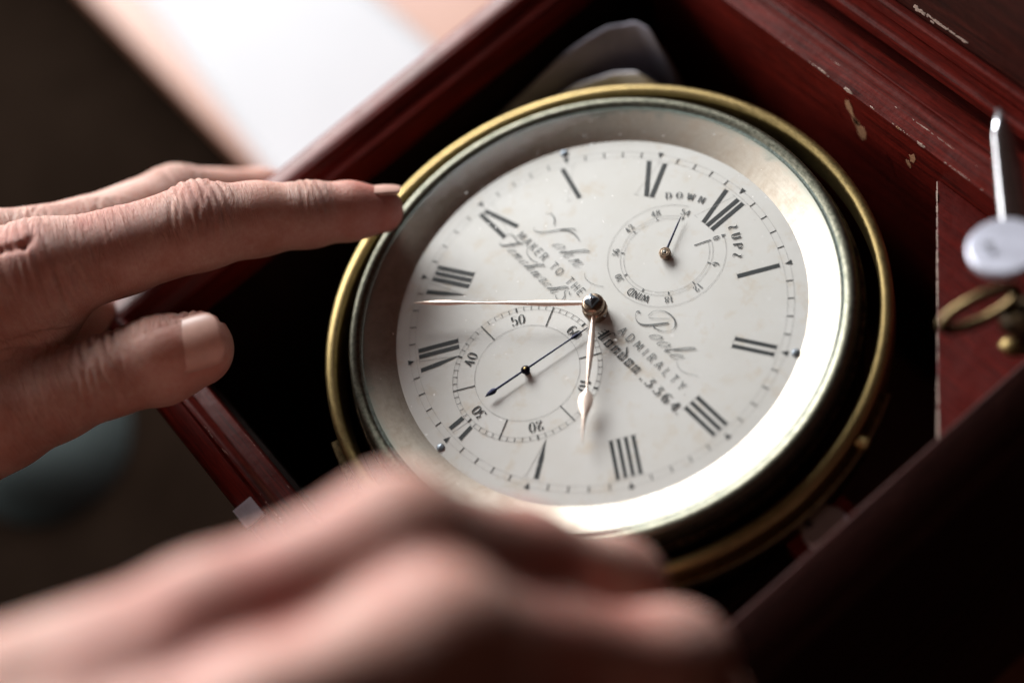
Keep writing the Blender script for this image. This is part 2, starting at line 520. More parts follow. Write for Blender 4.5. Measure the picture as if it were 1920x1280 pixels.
# triangular shelf across the right corner, its front edge worn
ST = -3.0
tri = [(29.6, 77.2), (29.0, 76.6), (76.6, 29.0), (77.2, 29.6), (77.2, 77.2)]
m_ = len(tri)
shelf = MB().add([(x, y, ST) for x, y in tri] + [(x, y, ST - 7) for x, y in tri],
                 [tuple(range(m_)), tuple(reversed(range(m_, 2 * m_)))] + [(i, m_ + i, m_ + (i + 1) % m_, (i + 1) % m_) for i in range(m_)]).build('corner_shelf', M['wood_d'], case, bevel=0.3)
edge = MB(); rnd = random.Random(4)
rot45 = np.array(((0.7071, 0.7071, 0), (-0.7071, 0.7071, 0), (0, 0, 1)))
for i in range(70):
    u = rnd.random()
    edge.box((29.2 + 47.4 * u - 0.02, 76.6 - 47.4 * u - 0.02, ST - 0.1 + rnd.gauss(0, 0.08)), (rnd.uniform(0.2, 1.3), rnd.uniform(0.06, 0.2), rnd.uniform(0.05, 0.14)), rot45)
e = edge.build('edge_nicks', M['scuff'], shelf); e['kind'] = 'stuff'

# lid, standing open behind the hinge wall
lid_rot = Matrix.Rotation(math.radians(-9), 4, 'X')
def lid_pt(x, y, z):
    v = lid_rot @ Vector((x, y, z)); return (v.x, v.y + 93.0, v.z + 6.0)
def lid_box(b, x0, x1, y0, y1, z0, z1):
    P = [lid_pt(x, y, z) for x in (x0, x1) for y in (y0, y1) for z in (z0, z1)]
    b.add(P, [(0, 1, 3, 2), (4, 6, 7, 5), (0, 4, 5, 1), (2, 3, 7, 6), (0, 2, 6, 4), (1, 5, 7, 3)])
    return b
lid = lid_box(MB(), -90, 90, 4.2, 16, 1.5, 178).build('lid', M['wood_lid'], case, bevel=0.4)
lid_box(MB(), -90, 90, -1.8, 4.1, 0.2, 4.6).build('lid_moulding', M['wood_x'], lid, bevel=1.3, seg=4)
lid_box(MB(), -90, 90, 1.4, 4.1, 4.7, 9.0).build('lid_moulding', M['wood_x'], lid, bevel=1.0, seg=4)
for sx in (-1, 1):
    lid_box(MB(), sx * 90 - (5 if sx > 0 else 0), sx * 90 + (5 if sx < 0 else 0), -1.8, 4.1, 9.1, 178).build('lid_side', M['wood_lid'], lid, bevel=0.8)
sc = MB(); rnd = random.Random(9)
for i in range(90):
    u = rnd.random() ** 1.4; x = 2 + 15 * u + rnd.gauss(0, 0.3); z = 10.2 + rnd.gauss(0.0, 0.28) * (1.3 - u)
    p = lid_pt(x, 4.15, z); sc.box(p, (rnd.uniform(0.1, 0.6), 0.08, rnd.uniform(0.08, 0.25)))
s = sc.build('edge_nicks', M['scuff'], lid); s['kind'] = 'stuff'

MB().box((0, 95.2, -22), (89, 4.6, 22)).build('hinge_rail', M['wood_x'], case)
# near-black boards added below the rim, standing in for the shade inside
SHADE = plain('interior_shade', (0.010, 0.005, 0.004), 0.8, spec=0.1, vary=0.4, vscale=0.2)
MB().box((-76.6, 0, -63), (0.55, 76.0, 57)).build('shade_board', SHADE, case)
MB().box((0, -76.6, -63), (75.9, 0.55, 57)).build('shade_board', SHADE, case)
MB().box((76.6, -30, -70), (0.55, 45.0, 50)).build('shade_board', SHADE, case)
MB().box((0, 0, -119.6), (75.8, 75.8, 0.5)).build('shade_board', SHADE, case)
# nickel screw plate on the near rim
pl = MB().box((-15.4, -88.1, RIM + 0.75 - 0.8 + 0.25), (2.95, 2.5, 0.35)).build('rim_plate', M['dull_nickel'], case, bevel=0.12)
sw = MB().revolve([(0.001, 5.33), (1.0, 5.33), (1.15, 5.27), (1.2, 5.15)], 28, c=(-15.2, -87.9)).build('plate_screw', M['collet'], pl, smooth=True)
MB().box((-15.2, -87.9, 5.34), (0.15, 1.05, 0.03), np.array(((math.cos(.9), -math.sin(.9), 0), (math.sin(.9), math.cos(.9), 0), (0, 0, 1)))).build('screw_slot', M['slot'], pl)

# round plate on a ledge inside the near right wall
MB().box((72.6, 1.6, -11.0), (4.6, 8.0, 3.0)).build('ledge', M['wood_y'], case, bevel=0.4)
cp = MB().revolve([(0.001, -7.0), (4.6, -7.0), (5.1, -7.2), (5.2, -8.1)], 40, c=(71.4, 1.8)).build('catch_plate', M['nickel'], case)
MB().revolve([(0.001, -6.9), (0.8, -6.9), (0.9, -7.05)], 18, c=(68.6, -0.2)).build('plate_screw', M['slot'], cp)

# ------------------------------------------------------------------ tissue stuffed into the far corner of the case
def tissue(name, spine, drop, mat, seed, label):
    """a crumpled sheet hanging from a wavy top edge"""
    b = MB(); rnd = random.Random(seed); n = 40; m = 16
    sp = np.array(spine, float)
    tt = np.linspace(0, 1, len(sp))
    for i in range(n + 1):
        u = i / n
        p = np.array([np.interp(u, tt, sp[:, k]) for k in range(3)])
        for j in range(m + 1):
            w = j / m
            # rolls over at the top, then falls
            off = 2.6 * math.sin(min(1, w * 4) * math.pi / 2)
            z = p[2] + 1.4 * math.sin(min(1.0, w * 5) * math.pi) - drop * max(0, w - 0.12)
            b.v.append((p[0] + off * 0.9 + 0.9 * math.sin(u * 9 + w * 3 + seed), p[1] - off * 0.25 + 0.7 * math.sin(u * 13 + seed), z + 0.8 * math.sin(u * 17 + seed * 2)))
    for i in range(n):
        for j in range(m):
            a = i * (m + 1) + j
            b.f.append((a, a + 1, a + m + 2, a + m + 1))
    o = b.build(name, mat, smooth=True)
    so = o.modifiers.new('thickness', 'SOLIDIFY'); so.thickness = 0.3 * MM
    su = o.modifiers.new('subdiv', 'SUBSURF'); su.levels = 1; su.render_levels = 1
    return tag(o, label, 'paper')
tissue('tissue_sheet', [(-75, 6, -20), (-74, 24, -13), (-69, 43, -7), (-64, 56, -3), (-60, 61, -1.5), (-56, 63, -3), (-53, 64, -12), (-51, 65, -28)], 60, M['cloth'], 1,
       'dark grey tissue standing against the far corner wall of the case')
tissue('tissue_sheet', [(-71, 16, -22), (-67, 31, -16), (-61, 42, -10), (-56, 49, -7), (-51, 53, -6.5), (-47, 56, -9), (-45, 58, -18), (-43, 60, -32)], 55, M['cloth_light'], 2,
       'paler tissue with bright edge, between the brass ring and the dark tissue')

# ------------------------------------------------------------------ gimbal ring
ring = empty('gimbal_ring', (0, 0, -9))
tag(ring, 'aged brass gimbal ring encircling the chronometer bezel inside the case', 'ring')
o = MB().revolve([(62.7, -8.5), (62.7, -1.7), (62.85, -1.3), (63.2, -1.0), (63.7, -0.82), (64.2, -0.78), (64.7, -0.86), (65.2, -1.1), (65.55, -1.5), (65.72, -2.1), (65.72, -8.5)], 220, close=True).build('ring_body', M['brass'], ring)
smooth_by_angle(o, 40)
o = MB().revolve([(65.8, -8.5), (65.8, -4.4), (66.2, -4.1), (67.6, -4.1), (67.9, -4.4), (67.9, -8.5)], 120, 62, 199, close=True).build('ring_flange', M['brass_dark'], ring)
smooth_by_angle(o, 40)
for a in (73, 253):
    ca, sa = math.sin(math.radians(a)), math.cos(math.radians(a))
    MB().tube([(66.2 * ca, 66.2 * sa, -3.6), (68.2 * ca, 68.2 * sa, -3.6), (68.6 * ca, 68.6 * sa, -3.6)], [1.5, 1.5, 1.1], 16).build('pivot_screw', M['brass'], ring, smooth=False)

# ------------------------------------------------------------------ chronometer
chron = empty('chronometer', (0, 0, 0))
tag(chron, 'marine chronometer with silvered Roman numeral dial in round brass bowl', 'clock')
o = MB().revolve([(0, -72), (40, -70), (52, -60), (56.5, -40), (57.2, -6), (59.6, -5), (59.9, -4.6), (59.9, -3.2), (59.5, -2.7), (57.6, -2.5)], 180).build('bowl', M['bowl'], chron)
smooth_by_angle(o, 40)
# bezel ring with a coin edge
bz = MB().revolve([(57.4, -2.4), (58.5, -2.2), (58.75, -1.6), (58.75, 0.6), (58.5, 1.2), (58.35, 2.3), (58.1, 3.1), (57.7, 3.55), (57.1, 3.72), (56.4, 3.66), (55.9, 3.45), (55.6, 3.2)], 260)
o = bz.build('bezel', M['bezel'], chron); smooth_by_angle(o, 40)
o = MB().revolve([(55.62, 3.18), (55.3, 2.95), (55.05, 3.0), (54.75, 3.15)], 220).build('glass_seat', M['verdigris'], chron, smooth=True)
o = MB().revolve([(54.85, 3.12), (54.2, 2.9), (50.8, 1.35), (47.6, -0.02), (47.2, -0.35)], 260).build('reflector', M['reflector'], chron)
smooth_by_angle(o, 40)
# domed glass
gl = []
Rg = (55.25 ** 2 + 4.1 ** 2) / (2 * 4.1)
for i in range(25):
    r = 55.25 * i / 24
    gl.append((max(r, 0.001), 3.1 + 4.1 - (Rg - math.sqrt(Rg * Rg - r * r))))
glass = MB().revolve(gl, 160).build('glass', M['glass'], chron, smooth=True)
du = MB(); rnd = random.Random(21)
for i in range(230):
    r = 54 * math.sqrt(rnd.random()); a = rnd.uniform(0, 6.283)
    if rnd.random() < 0.35: a = rnd.gauss(-1.4, 0.7)
    z = 3.1 + 4.1 - (Rg - math.sqrt(Rg * Rg - r * r)) + 0.03
    s_ = rnd.choice((0.07, 0.08, 0.09, 0.10, 0.13, 0.19)); th = rnd.uniform(0, 3.14); el = rnd.choice((1, 1, 1, 1.6, 3))
    c_, n_ = math.cos(th), math.sin(th)
    x, y = r * math.sin(a), r * math.cos(a)
    P = []
    for k in range(6):
        q = k * math.pi / 3
        ex, ey = s_ * el * math.cos(q), s_ * math.sin(q) * 0.8
        P.append((x + ex * c_ - ey * n_, y + ex * n_ + ey * c_, z))
    du.add(P, [tuple(range(6))])
d_ = du.build('dust_specks', M['dust'], glass); d_['kind'] = 'stuff'

# dial plate
dial = MB().revolve([(0.001, 0), (12, 0), (24, 0), (36, 0), (48.5, 0), (48.5, -1.2)], 200).build('dial', M['dial'], chron)

INKZ = [0.03]
def inkz():
    INKZ[0] += 0.0004
    return INKZ[0]
def polar(r, a, c=(0, 0)):
    a = math.radians(a); return (c[0] + r * math.sin(a), c[1] + r * math.cos(a))
def quad(b, pts):
    z = inkz(); b.add([(x, y, z) for x, y in pts], [tuple(range(len(pts)))])
def bar(b, p, q, w0, w1=None):
    w1 = w0 if w1 is None else w1
    p = np.array(p[:2], float); q = np.array(q[:2], float); d = q - p; d /= np.linalg.norm(d); n = np.array((-d[1], d[0]))
    quad(b, [p - n * w0 / 2, q - n * w1 / 2, q + n * w1 / 2, p + n * w0 / 2])
def arc(b, r, w, a0=0.0, a1=360.0, c=(0, 0), n=None):
    n = n or max(8, int(abs(a1 - a0) / 2.5)); z = inkz(); P = []
    for i in range(n + 1):
        a = a0 + (a1 - a0) * i / n
        x, y = polar(r - w / 2, a, c); P.append((x, y, z))
        x, y = polar(r + w / 2, a, c); P.append((x, y, z))
    b.add(P, [(2 * i, 2 * i + 1, 2 * i + 3, 2 * i + 2) for i in range(n)])

# hour numerals: local frame with x clockwise, y outward, between R0 and R1
R0, R1 = 32.6, 42.2
def numeral(h, text):
    b = MB(); hb = MB(); a = h * 30.0; H = R1 - R0
    ca, sa = math.cos(math.radians(a)), math.sin(math.radians(a))
    def T(x, y):
        yy = R0 + y
        return (x * ca + yy * sa, -x * sa + yy * ca)
    TW, GAP = 1.12, 1.62
    if text in ('II', 'III', 'IIII'): TW, GAP = {'II': (0.98, 1.85), 'III': (0.95, 1.72), 'IIII': (0.86, 1.66)}[text]
    adv = {'I': GAP, 'V': 3.3, 'X': 3.7}
    W = sum(adv[c] for c in text)
    x = -W / 2
    y0 = 0.0
    short = 5.8 if h == 6 else 0.0            # the seconds dial cuts into the VI
    for c in text:
        w = adv[c]; xc = x + w / 2
        if c == 'I':
            bar(b, T(xc, short), T(xc, H), TW)
            bar(hb, T(xc - 0.95, H + 0.05), T(xc + 0.95, H + 0.05), 0.07)
            if not short: bar(hb, T(xc - 0.95, -0.05), T(xc + 0.95, -0.05), 0.07)
        elif c == 'V':
            f = short / H
            xl, xr = xc - 1.25, xc + 1.25
            P = [T(xl - TW / 2, H), T(xl + TW / 2, H)]
            mid = 0.45
            xm = xc - 1.25 + 0.9
            if short:
                xb = xl + (xc - xl) * (1 - f)
                P += [T(xb + TW * .45, short), T(xb - TW * .45, short)]
            else:
                P += [T(xl + 0.62 + TW / 2, H * 0.5), T(xc + 0.08, 0.4), T(xc - 0.02, 0.2), T(xl + 0.62 - TW / 2, H * 0.5)]
            quad(b, P)
            e0 = T(xc + (xr - xc) * f, short)
            bar(hb, e0, T(xr, H), 0.10)
            bar(hb, T(xl - 0.9, H + 0.05), T(xl + 0.9, H + 0.05), 0.07); bar(hb, T(xr - 0.6, H + 0.05), T(xr + 0.6, H + 0.05), 0.07)
        else:
            bar(b, T(xc - 1.35, H), T(xc + 1.35, 0), TW)
            bar(hb, T(xc + 1.35, H), T(xc - 1.5, 0), 0.05)
            for yy in (-0.05, H + 0.05):
                bar(hb, T(xc - 1.95, yy), T(xc - 0.6, yy), 0.07); bar(hb, T(xc + 0.6, yy), T(xc + 1.95, yy), 0.07)
        x += w
    o = b.build('hour_numeral', M['ink'], dial)
    o['label'] = 'hour numeral ' + text
    hb.build('numeral_hairline', M['hair'], dial)
for h, tx in ((12, 'XII'), (1, 'I'), (2, 'II'), (3, 'III'), (4, 'IIII'), (5, 'V'), (6, 'VI'), (7, 'VII'), (8, 'VIII'), (9, 'IX'), (10, 'X'), (11, 'XI')):
    numeral(h, tx)

tr = MB(); th = MB()
arc(th, 42.95, 0.05, n=240); arc(th, 44.45, 0.05, n=240)
for i in range(60):
    a = i * 6.0
    if i % 5:
        bar(tr, polar(42.95, a), polar(44.45, a), 0.24)
    else:
        p, q, r_ = polar(45.0, a - 0.85), polar(45.0, a + 0.85), polar(43.4, a)
        quad(tr, [p, q, r_])
tr.build('minute_track', M['ink'], dial); th.build('minute_hairline', M['hair'], dial)

SC = (0.0, -20.9)
st = MB(); sh = MB()
arc(sh, 17.35, 0.08, c=SC, n=150); arc(sh, 16.35, 0.06, c=SC, n=150); arc(sh, 12.2, 0.07, c=SC, n=120)
for i in range(60):
    a = i * 6.0
    if i % 10 == 5:
        bar(st, polar(12.2, a, SC), polar(17.4, a, SC), 0.26)
    elif i % 10 == 0:
        bar(st, polar(16.3, a, SC), polar(17.4, a, SC), 0.38)
    else:
        bar(st, polar(16.35, a, SC), polar(17.35, a, SC), 0.13)

UC = (0.0, 21.0)
ut = MB(); uh = MB()
A0, A54, STEP = 25.3, 333.0, 34.2
for k in range(10):
    a = A0 + STEP * k
    if k == 0: bar(ut, polar(6.7, a, UC), polar(10.6, a, UC), 0.26)
    else: bar(ut, polar(9.9, a, UC), polar(10.75, a, UC), 0.28)
arc(uh, 9.9, 0.07, A0, 333, UC); arc(uh, 10.7, 0.07, A0, 333, UC); arc(uh, 13.7, 0.07, A0, 333, UC)
quad(ut, [polar(13.3, A0 + 1.6, UC), polar(14.3, A0 - 0.6, UC), polar(13.2, A0 - 1.8, UC)])

# ------------------------------------------------------------------ engraved lettering, drawn stroke by stroke
def catmull(P, n=7):
    P = [np.array(p, float) for p in P]
    if len(P) < 3:
        return [P[0] + (P[1] - P[0]) * i / n for i in range(n + 1)]
    Q = [2 * P[0] - P[1]] + P + [2 * P[-1] - P[-2]]; out = []
    for i in range(1, len(Q) - 2):
        a, b_, c, d = Q[i - 1:i + 3]
        for k in range(n):
            t_ = k / n
            out.append(0.5 * (2 * b_ + (c - a) * t_ + (2 * a - 5 * b_ + 4 * c - d) * t_ ** 2 + (3 * b_ - a - 3 * c + d) * t_ ** 3))
    out.append(P[-1]); return out
def stroke(b, pts, thin, thick, slant=90.0, curve=True, T=None, pw=2.0):
    P = catmull(pts) if curve else [np.array(p, float) for p in pts]
    n = len(P); z = inkz(); vs = []
    for i, p in enumerate(P):
        d = P[min(i + 1, n - 1)] - P[max(i - 1, 0)]; l = np.linalg.norm(d) + 1e-9; d = d / l
        th_ = math.degrees(math.atan2(d[1], d[0])) - slant
        w = thin + (thick - thin) * abs(math.cos(math.radians(th_))) ** pw
        nn = np.array((-d[1], d[0])) * w / 2
        for q in (p - nn, p + nn):
            q = T(q) if T else q
            vs.append((q[0], q[1], z))
    b.add(vs, [(2 * i, 2 * i + 1, 2 * i + 3, 2 * i + 2) for i in range(n - 1)])

L, Cc = False, True     # straight or curved stroke
DIG = {
 '0': (.60, [(Cc, [(.30, 1), (.12, .85), (.06, .5), (.12, .15), (.30, 0), (.48, .15), (.54, .5), (.48, .85), (.30, 1)])]),
 '1': (.46, [(L, [(.12, .84), (.26, 1)]), (L, [(.26, 1), (.26, 0)]), (L, [(.10, 0), (.42, 0)])]),
 '2': (.58, [(Cc, [(.10, .72), (.13, .93), (.30, 1), (.48, .86), (.46, .62), (.24, .28), (.06, .03)]), (L, [(.06, .03), (.52, .03)]), (L, [(.52, .03), (.54, .2)])]),
 '3': (.56, [(L, [(.12, .98), (.50, .98)]), (L, [(.50, .98), (.24, .6)]), (Cc, [(.24, .6), (.48, .5), (.52, .22), (.36, .02), (.14, .04), (.07, .18)])]),
 '4': (.60, [(L, [(.40, 1), (.04, .27)]), (L, [(.04, .27), (.57, .27)]), (L, [(.40, 1), (.40, 0)])]),
 '5': (.58, [(L, [(.52, .99), (.14, .99)]), (L, [(.14, .99), (.11, .56)]), (Cc, [(.11, .56), (.30, .65), (.50, .5), (.52, .22), (.36, .01), (.14, .03), (.07, .16)])]),
 '6': (.58, [(Cc, [(.48, .9), (.34, 1), (.14, .82), (.06, .42), (.16, .06), (.34, 0), (.50, .14), (.50, .42), (.32, .57), (.12, .44)])]),
 '8': (.58, [(Cc, [(.29, .55), (.12, .68), (.12, .9), (.29, 1), (.46, .9), (.46, .68), (.29, .55), (.08, .36), (.07, .12), (.29, 0), (.51, .12), (.50, .36), (.29, .55)])]),
}
CAP = {
 'A': (.72, [(L, [(.02, 0), (.36, 1)]), (L, [(.36, 1), (.70, 0)]), (L, [(.15, .36), (.57, .36)])]),
 'D': (.70, [(L, [(.08, 0), (.08, 1)]), (Cc, [(.08, 1), (.36, 1), (.60, .82), (.66, .5), (.60, .18), (.36, 0), (.08, 0)])]),
 'E': (.58, [(L, [(.08, 0), (.08, 1)]), (L, [(.08, 1), (.54, 1)]), (L, [(.08, .52), (.46, .52)]), (L, [(.08, 0), (.56, 0)])]),
 'H': (.72, [(L, [(.08, 0), (.08, 1)]), (L, [(.64, 0), (.64, 1)]), (L, [(.08, .52), (.64, .52)])]),
 'I': (.22, [(L, [(.11, 0), (.11, 1)])]),
 'K': (.66, [(L, [(.08, 0), (.08, 1)]), (L, [(.60, 1), (.08, .38)]), (L, [(.24, .58), (.64, 0)])]),
 'L': (.54, [(L, [(.08, 1), (.08, 0)]), (L, [(.08, 0), (.52, 0)])]),
 'M': (.86, [(L, [(.06, 0), (.10, 1)]), (L, [(.10, 1), (.43, .2)]), (L, [(.43, .2), (.76, 1)]), (L, [(.76, 1), (.80, 0)])]),
 'N': (.74, [(L, [(.08, 0), (.08, 1)]), (L, [(.08, 1), (.66, 0)]), (L, [(.66, 0), (.66, 1)])]),
 'O': (.74, [(Cc, [(.37, 1), (.12, .82), (.04, .5), (.12, .18), (.37, 0), (.62, .18), (.70, .5), (.62, .82), (.37, 1)])]),
 'P': (.60, [(L, [(.08, 0), (.08, 1)]), (Cc, [(.08, 1), (.40, 1), (.56, .86), (.56, .64), (.40, .5), (.08, .5)])]),
 'R': (.66, [(L, [(.08, 0), (.08, 1)]), (Cc, [(.08, 1), (.40, 1), (.56, .87), (.56, .66), (.40, .52), (.08, .52)]), (L, [(.36, .52), (.62, 0)])]),
 'S': (.56, [(Cc, [(.50, .82), (.38, 1), (.18, 1), (.07, .8), (.16, .6), (.40, .42), (.50, .2), (.38, 0), (.18, 0), (.05, .18)])]),
 'T': (.64, [(L, [(.32, 0), (.32, 1)]), (L, [(.02, 1), (.62, 1)])]),
 'U': (.70, [(Cc, [(.10, 1), (.10, .3), (.20, .04), (.35, 0), (.50, .04), (.60, .3), (.60, 1)])]),
 'W': (.96, [(L, [(.04, 1), (.24, 0)]), (L, [(.24, 0), (.48, .9)]), (L, [(.48, .9), (.72, 0)]), (L, [(.72, 0), (.92, 1)])]),
 'Y': (.66, [(L, [(.02, 1), (.33, .46)]), (L, [(.64, 1), (.33, .46)]), (L, [(.33, .46), (.33, 0)])]),
 '.': (.20, [(L, [(.06, .04), (.16, .04)])]),
 '~': (.50, [(Cc, [(.10, 1), (.30, .96), (.38, .72), (.20, .45), (.12, .2), (.22, 0), (.42, .02)])]),
 ' ': (.42, []),
}
GLY = dict(DIG); GLY.update(CAP)
def straight_text(b, text, x0, x1, y, h, thin, thick, pw=2.0, wscale=1.0):
    adv = sum(GLY[c][0] for c in text) * h * wscale
    gap = (x1 - x0 - adv) / max(1, len(text) - 1)
    x = x0
    for c in text:
        w, ss = GLY[c]
        for cv, P in ss:
            stroke(b, P, thin / h, thick / h, 90, cv, T=lambda q, x=x: (x + q[0] * h * wscale, y + q[1] * h), pw=pw)
        x += w * h * wscale + gap
def ring_text(b, text, r, a, h, c, thin, thick, gap=0.12, pw=2.0, span=None):
    """centred on angle a, feet towards the centre c"""
    adv = [GLY[ch][0] * h for ch in text]
    g = gap * h
    if span is not None:
        g = (math.radians(span) * r - sum(adv)) / (len(text) - 1)
    x = -(sum(adv) + g * (len(text) - 1)) / 2
    for ch, w_ in zip(text, adv):
        am = math.radians(a) + (x + w_ / 2) / r
        ca, sa = math.cos(am), math.sin(am)
        def T(q, w_=w_, ca=ca, sa=sa):
            lx = q[0] * h - w_ / 2; ly = r - h / 2 + q[1] * h
            return (c[0] + lx * ca + ly * sa, c[1] - lx * sa + ly * ca)
        for cv, P in GLY[ch][1]:
            stroke(b, P, thin / h, thick / h, 90, cv, T=T, pw=pw)
        x += w_ + g

for k, tx in enumerate(('60', '10', '20', '30', '40', '50')):
    ring_text(st, tx, 14.15, 60 * k, 2.4, SC, 0.08, 0.42, 0.16, 2.4)
st.build('seconds_scale', M['ink'], dial); sh.build('seconds_hairline', M['hair'], dial)

for k, tx in ((0, '0'), (1, '6'), (2, '12'), (3, '18'), (5, '30'), (6, '36'), (7, '42'), (8, '48'), (9, '54')):
    ring_text(ut, tx, 11.95, A0 + STEP * k, 1.5, UC, 0.07, 0.27, 0.18, 2.2)
ut.build('winding_scale', M['grey_ink'], dial); uh.build('winding_hairline', M['hair'], dial)
wd = MB(); ring_text(wd, 'WIND', 12.05, 163.3, 1.75, UC, 0.22, 0.24, span=26)
wd.build('wind_lettering', M['ink'], dial)
dn = MB(); ring_text(dn, 'DOWN', 16.35, -33.0, 1.75, UC, 0.07, 0.36, span=33, pw=2.4)
dn.build('down_lettering', M['grey_ink'], dial)
up = MB(); ring_text(up, '~UP~', 16.35, 34.4, 2.05, UC, 0.09, 0.42, span=31, pw=2.4)
up.build('up_lettering', M['ink'], dial)

mk = MB()
straight_text(mk, 'MAKER TO THE', -30.6, -6.6, 0.15, 2.0, 0.19, 0.22)
straight_text(mk, 'ADMIRALTY.', 7.2, 30.4, 0.15, 2.0, 0.19, 0.22)
mk.build('maker_lettering', M['grey_ink'], dial)

# copperplate script: lower-case letters as pen strokes (advance, strokes), x-height 1
SCR = {
 'o': (.78, [[(.52, .92), (.30, 1.0), (.10, .62), (.12, .15), (.32, 0), (.55, .3), (.58, .72), (.46, .96), (.62, .78), (.78, .82)]]),
 'h': (.95, [[(.0, .2), (.28, 1.2), (.46, 2.3), (.34, 2.5), (.22, 2.1)], [(.22, 2.3), (.12, 0)], [(.14, .35), (.38, .95), (.56, .92), (.56, .2), (.70, .02), (.95, .35)]]),
 'n': (.98, [[(.0, .6), (.14, 1.0), (.12, 0)], [(.13, .35), (.38, .95), (.56, .92), (.56, .2), (.70, .02), (.98, .4)]]),
 'l': (.50, [[(.0, .2), (.26, 1.1), (.40, 2.3), (.28, 2.5), (.16, 2.0), (.14, .25), (.26, .0), (.50, .35)]]),
 'e': (.68, [[(.08, .42), (.42, .62), (.42, .96), (.22, .98), (.08, .55), (.16, .06), (.38, .02), (.68, .4)]]),
 'c': (.62, [[(.46, .78), (.34, 1.0), (.14, .8), (.08, .35), (.22, .0), (.42, .08), (.62, .4)]]),
 'u': (.92, [[(.0, .6), (.12, 1.0), (.10, .25), (.24, .0), (.50, .45), (.56, 1.0), (.56, .2), (.68, .0), (.92, .4)]]),
 'r': (.66, [[(.0, .55), (.16, 1.12), (.36, .92), (.34, .2), (.46, .0), (.66, .4)]]),
 't': (.44, [[(.0, .3), (.18, 1.7), (.14, .25), (.26, .0), (.44, .3)], [(-.02, 1.12), (.36, 1.16)]]),
 '.': (.30, [[(.08, .0), (.16, .06)]]),
 ' ': (.60, []),
}
def script(b, text, x0, y, xh, slope, thin, thick, sx=1.0, track=0.0):
    x = x0
    for c in text:
        w, ss = SCR[c]
        for P in ss:
            T = lambda q, x=x: (x + q[0] * xh * sx + q[1] * xh * slope, y + q[1] * xh)
            stroke(b, P, thin / xh, thick / xh, 90, True, T=T, pw=3.0)
        x += w * xh * sx + track
    return x
def flourish(b, pts, thin, thick, slant):
    stroke(b, pts, thin, thick, slant, True, pw=2.5)
nm = MB()
# John
flourish(nm, [(-30.2, 9.0), (-29.2, 9.9), (-27.4, 9.5), (-26.2, 8.4)], 0.07, 0.24, -20)
flourish(nm, [(-20.9, 10.8), (-21.8, 10.9), (-23.6, 9.2), (-25.2, 7.0), (-27.0, 4.9), (-28.7, 4.2), (-29.4, 4.9)], 0.06, 0.22, 50)
flourish(nm, [(-24.4, 8.2), (-22.6, 9.6), (-20.3, 10.1), (-18.2, 9.7)], 0.06, 0.26, 20)
script(nm, 'ohn', -22.6, 4.3, 2.1, 0.78, 0.045, 0.16, 1.45, 0.55)
flourish(nm, [(-10.4, 4.9), (-9.0, 4.1), (-6.5, 4.4), (-4.2, 5.6)], 0.05, 0.08, 0)
# Poole
flourish(nm, [(7.6, 6.6), (7.0, 7.0), (6.5, 6.5), (7.0, 5.7), (8.3, 5.0), (9.9, 5.2), (11.5, 6.6), (13.0, 8.4), (14.0, 9.6)], 0.07, 0.36, 48)
flourish(nm, [(9.2, 7.6), (9.3, 9.4), (11.2, 11.0), (13.8, 11.2), (15.6, 10.2), (15.9, 8.8), (14.6, 7.3), (12.6, 6.6), (11.6, 7.0)], 0.07, 0.30, -30)
flourish(nm, [(9.6, 7.4), (10.6, 8.0), (12.4, 9.6), (13.4, 10.6)], 0.05, 0.08, 48)
script(nm, 'oole', 12.9, 4.2, 2.1, 0.78, 0.045, 0.19, 1.35, 0.45)
flourish(nm, [(22.8, 4.3), (24.4, 3.6), (26.6, 4.0), (29.0, 5.4)], 0.05, 0.08, 0)
# Fenchurch St
flourish(nm, [(-32.3, -1.0), (-31.5, -0.2), (-29.5, -0.5), (-27.7, -0.1)], 0.06, 0.22, 0)
flourish(nm, [(-28.5, -0.4), (-29.5, -1.8), (-30.7, -3.4), (-31.9, -3.9), (-32.5, -3.4)], 0.07, 0.34, 55)
flourish(nm, [(-30.3, -2.1), (-28.7, -1.9)], 0.06, 0.14, 0)
flourish(nm, [(-26.3, 0.2), (-24.9, -1.0), (-22.7, -1.4), (-20.9, -0.9)], 0.06, 0.14, 0)
script(nm, 'enchurch', -29.4, -3.9, 1.5, 0.72, 0.045, 0.16, 1.55, 0.40)
flourish(nm, [(-8.4, -1.3), (-9.2, -0.8), (-10.0, -1.4), (-9.0, -2.4), (-8.8, -3.4), (-9.9, -4.0), (-10.9, -3.5)], 0.06, 0.24, 110)
script(nm, 't.', -8.2, -3.9, 1.2, 0.6, 0.06, 0.22, 1.2, 0.1)
nm.build('name_lettering', M['grey_ink'], dial)

# London in black letter, number in Roman figures
ln = MB(); y0 = -4.2
def bl(pts, w): 
    for p, q in zip(pts[:-1], pts[1:]): bar(ln, p, q, w)
def minim(x, h=2.0, w=0.34):
    bl([(x - 0.02, y0 + 0.25), (x + 0.12, y0 + h - 0.3)], w)
    bl([(x - 0.22, y0 + h - 0.5), (x + 0.30, y0 + h - 0.02)], 0.24); bl([(x - 0.20, y0 + 0.05), (x + 0.34, y0 + 0.5)], 0.22)
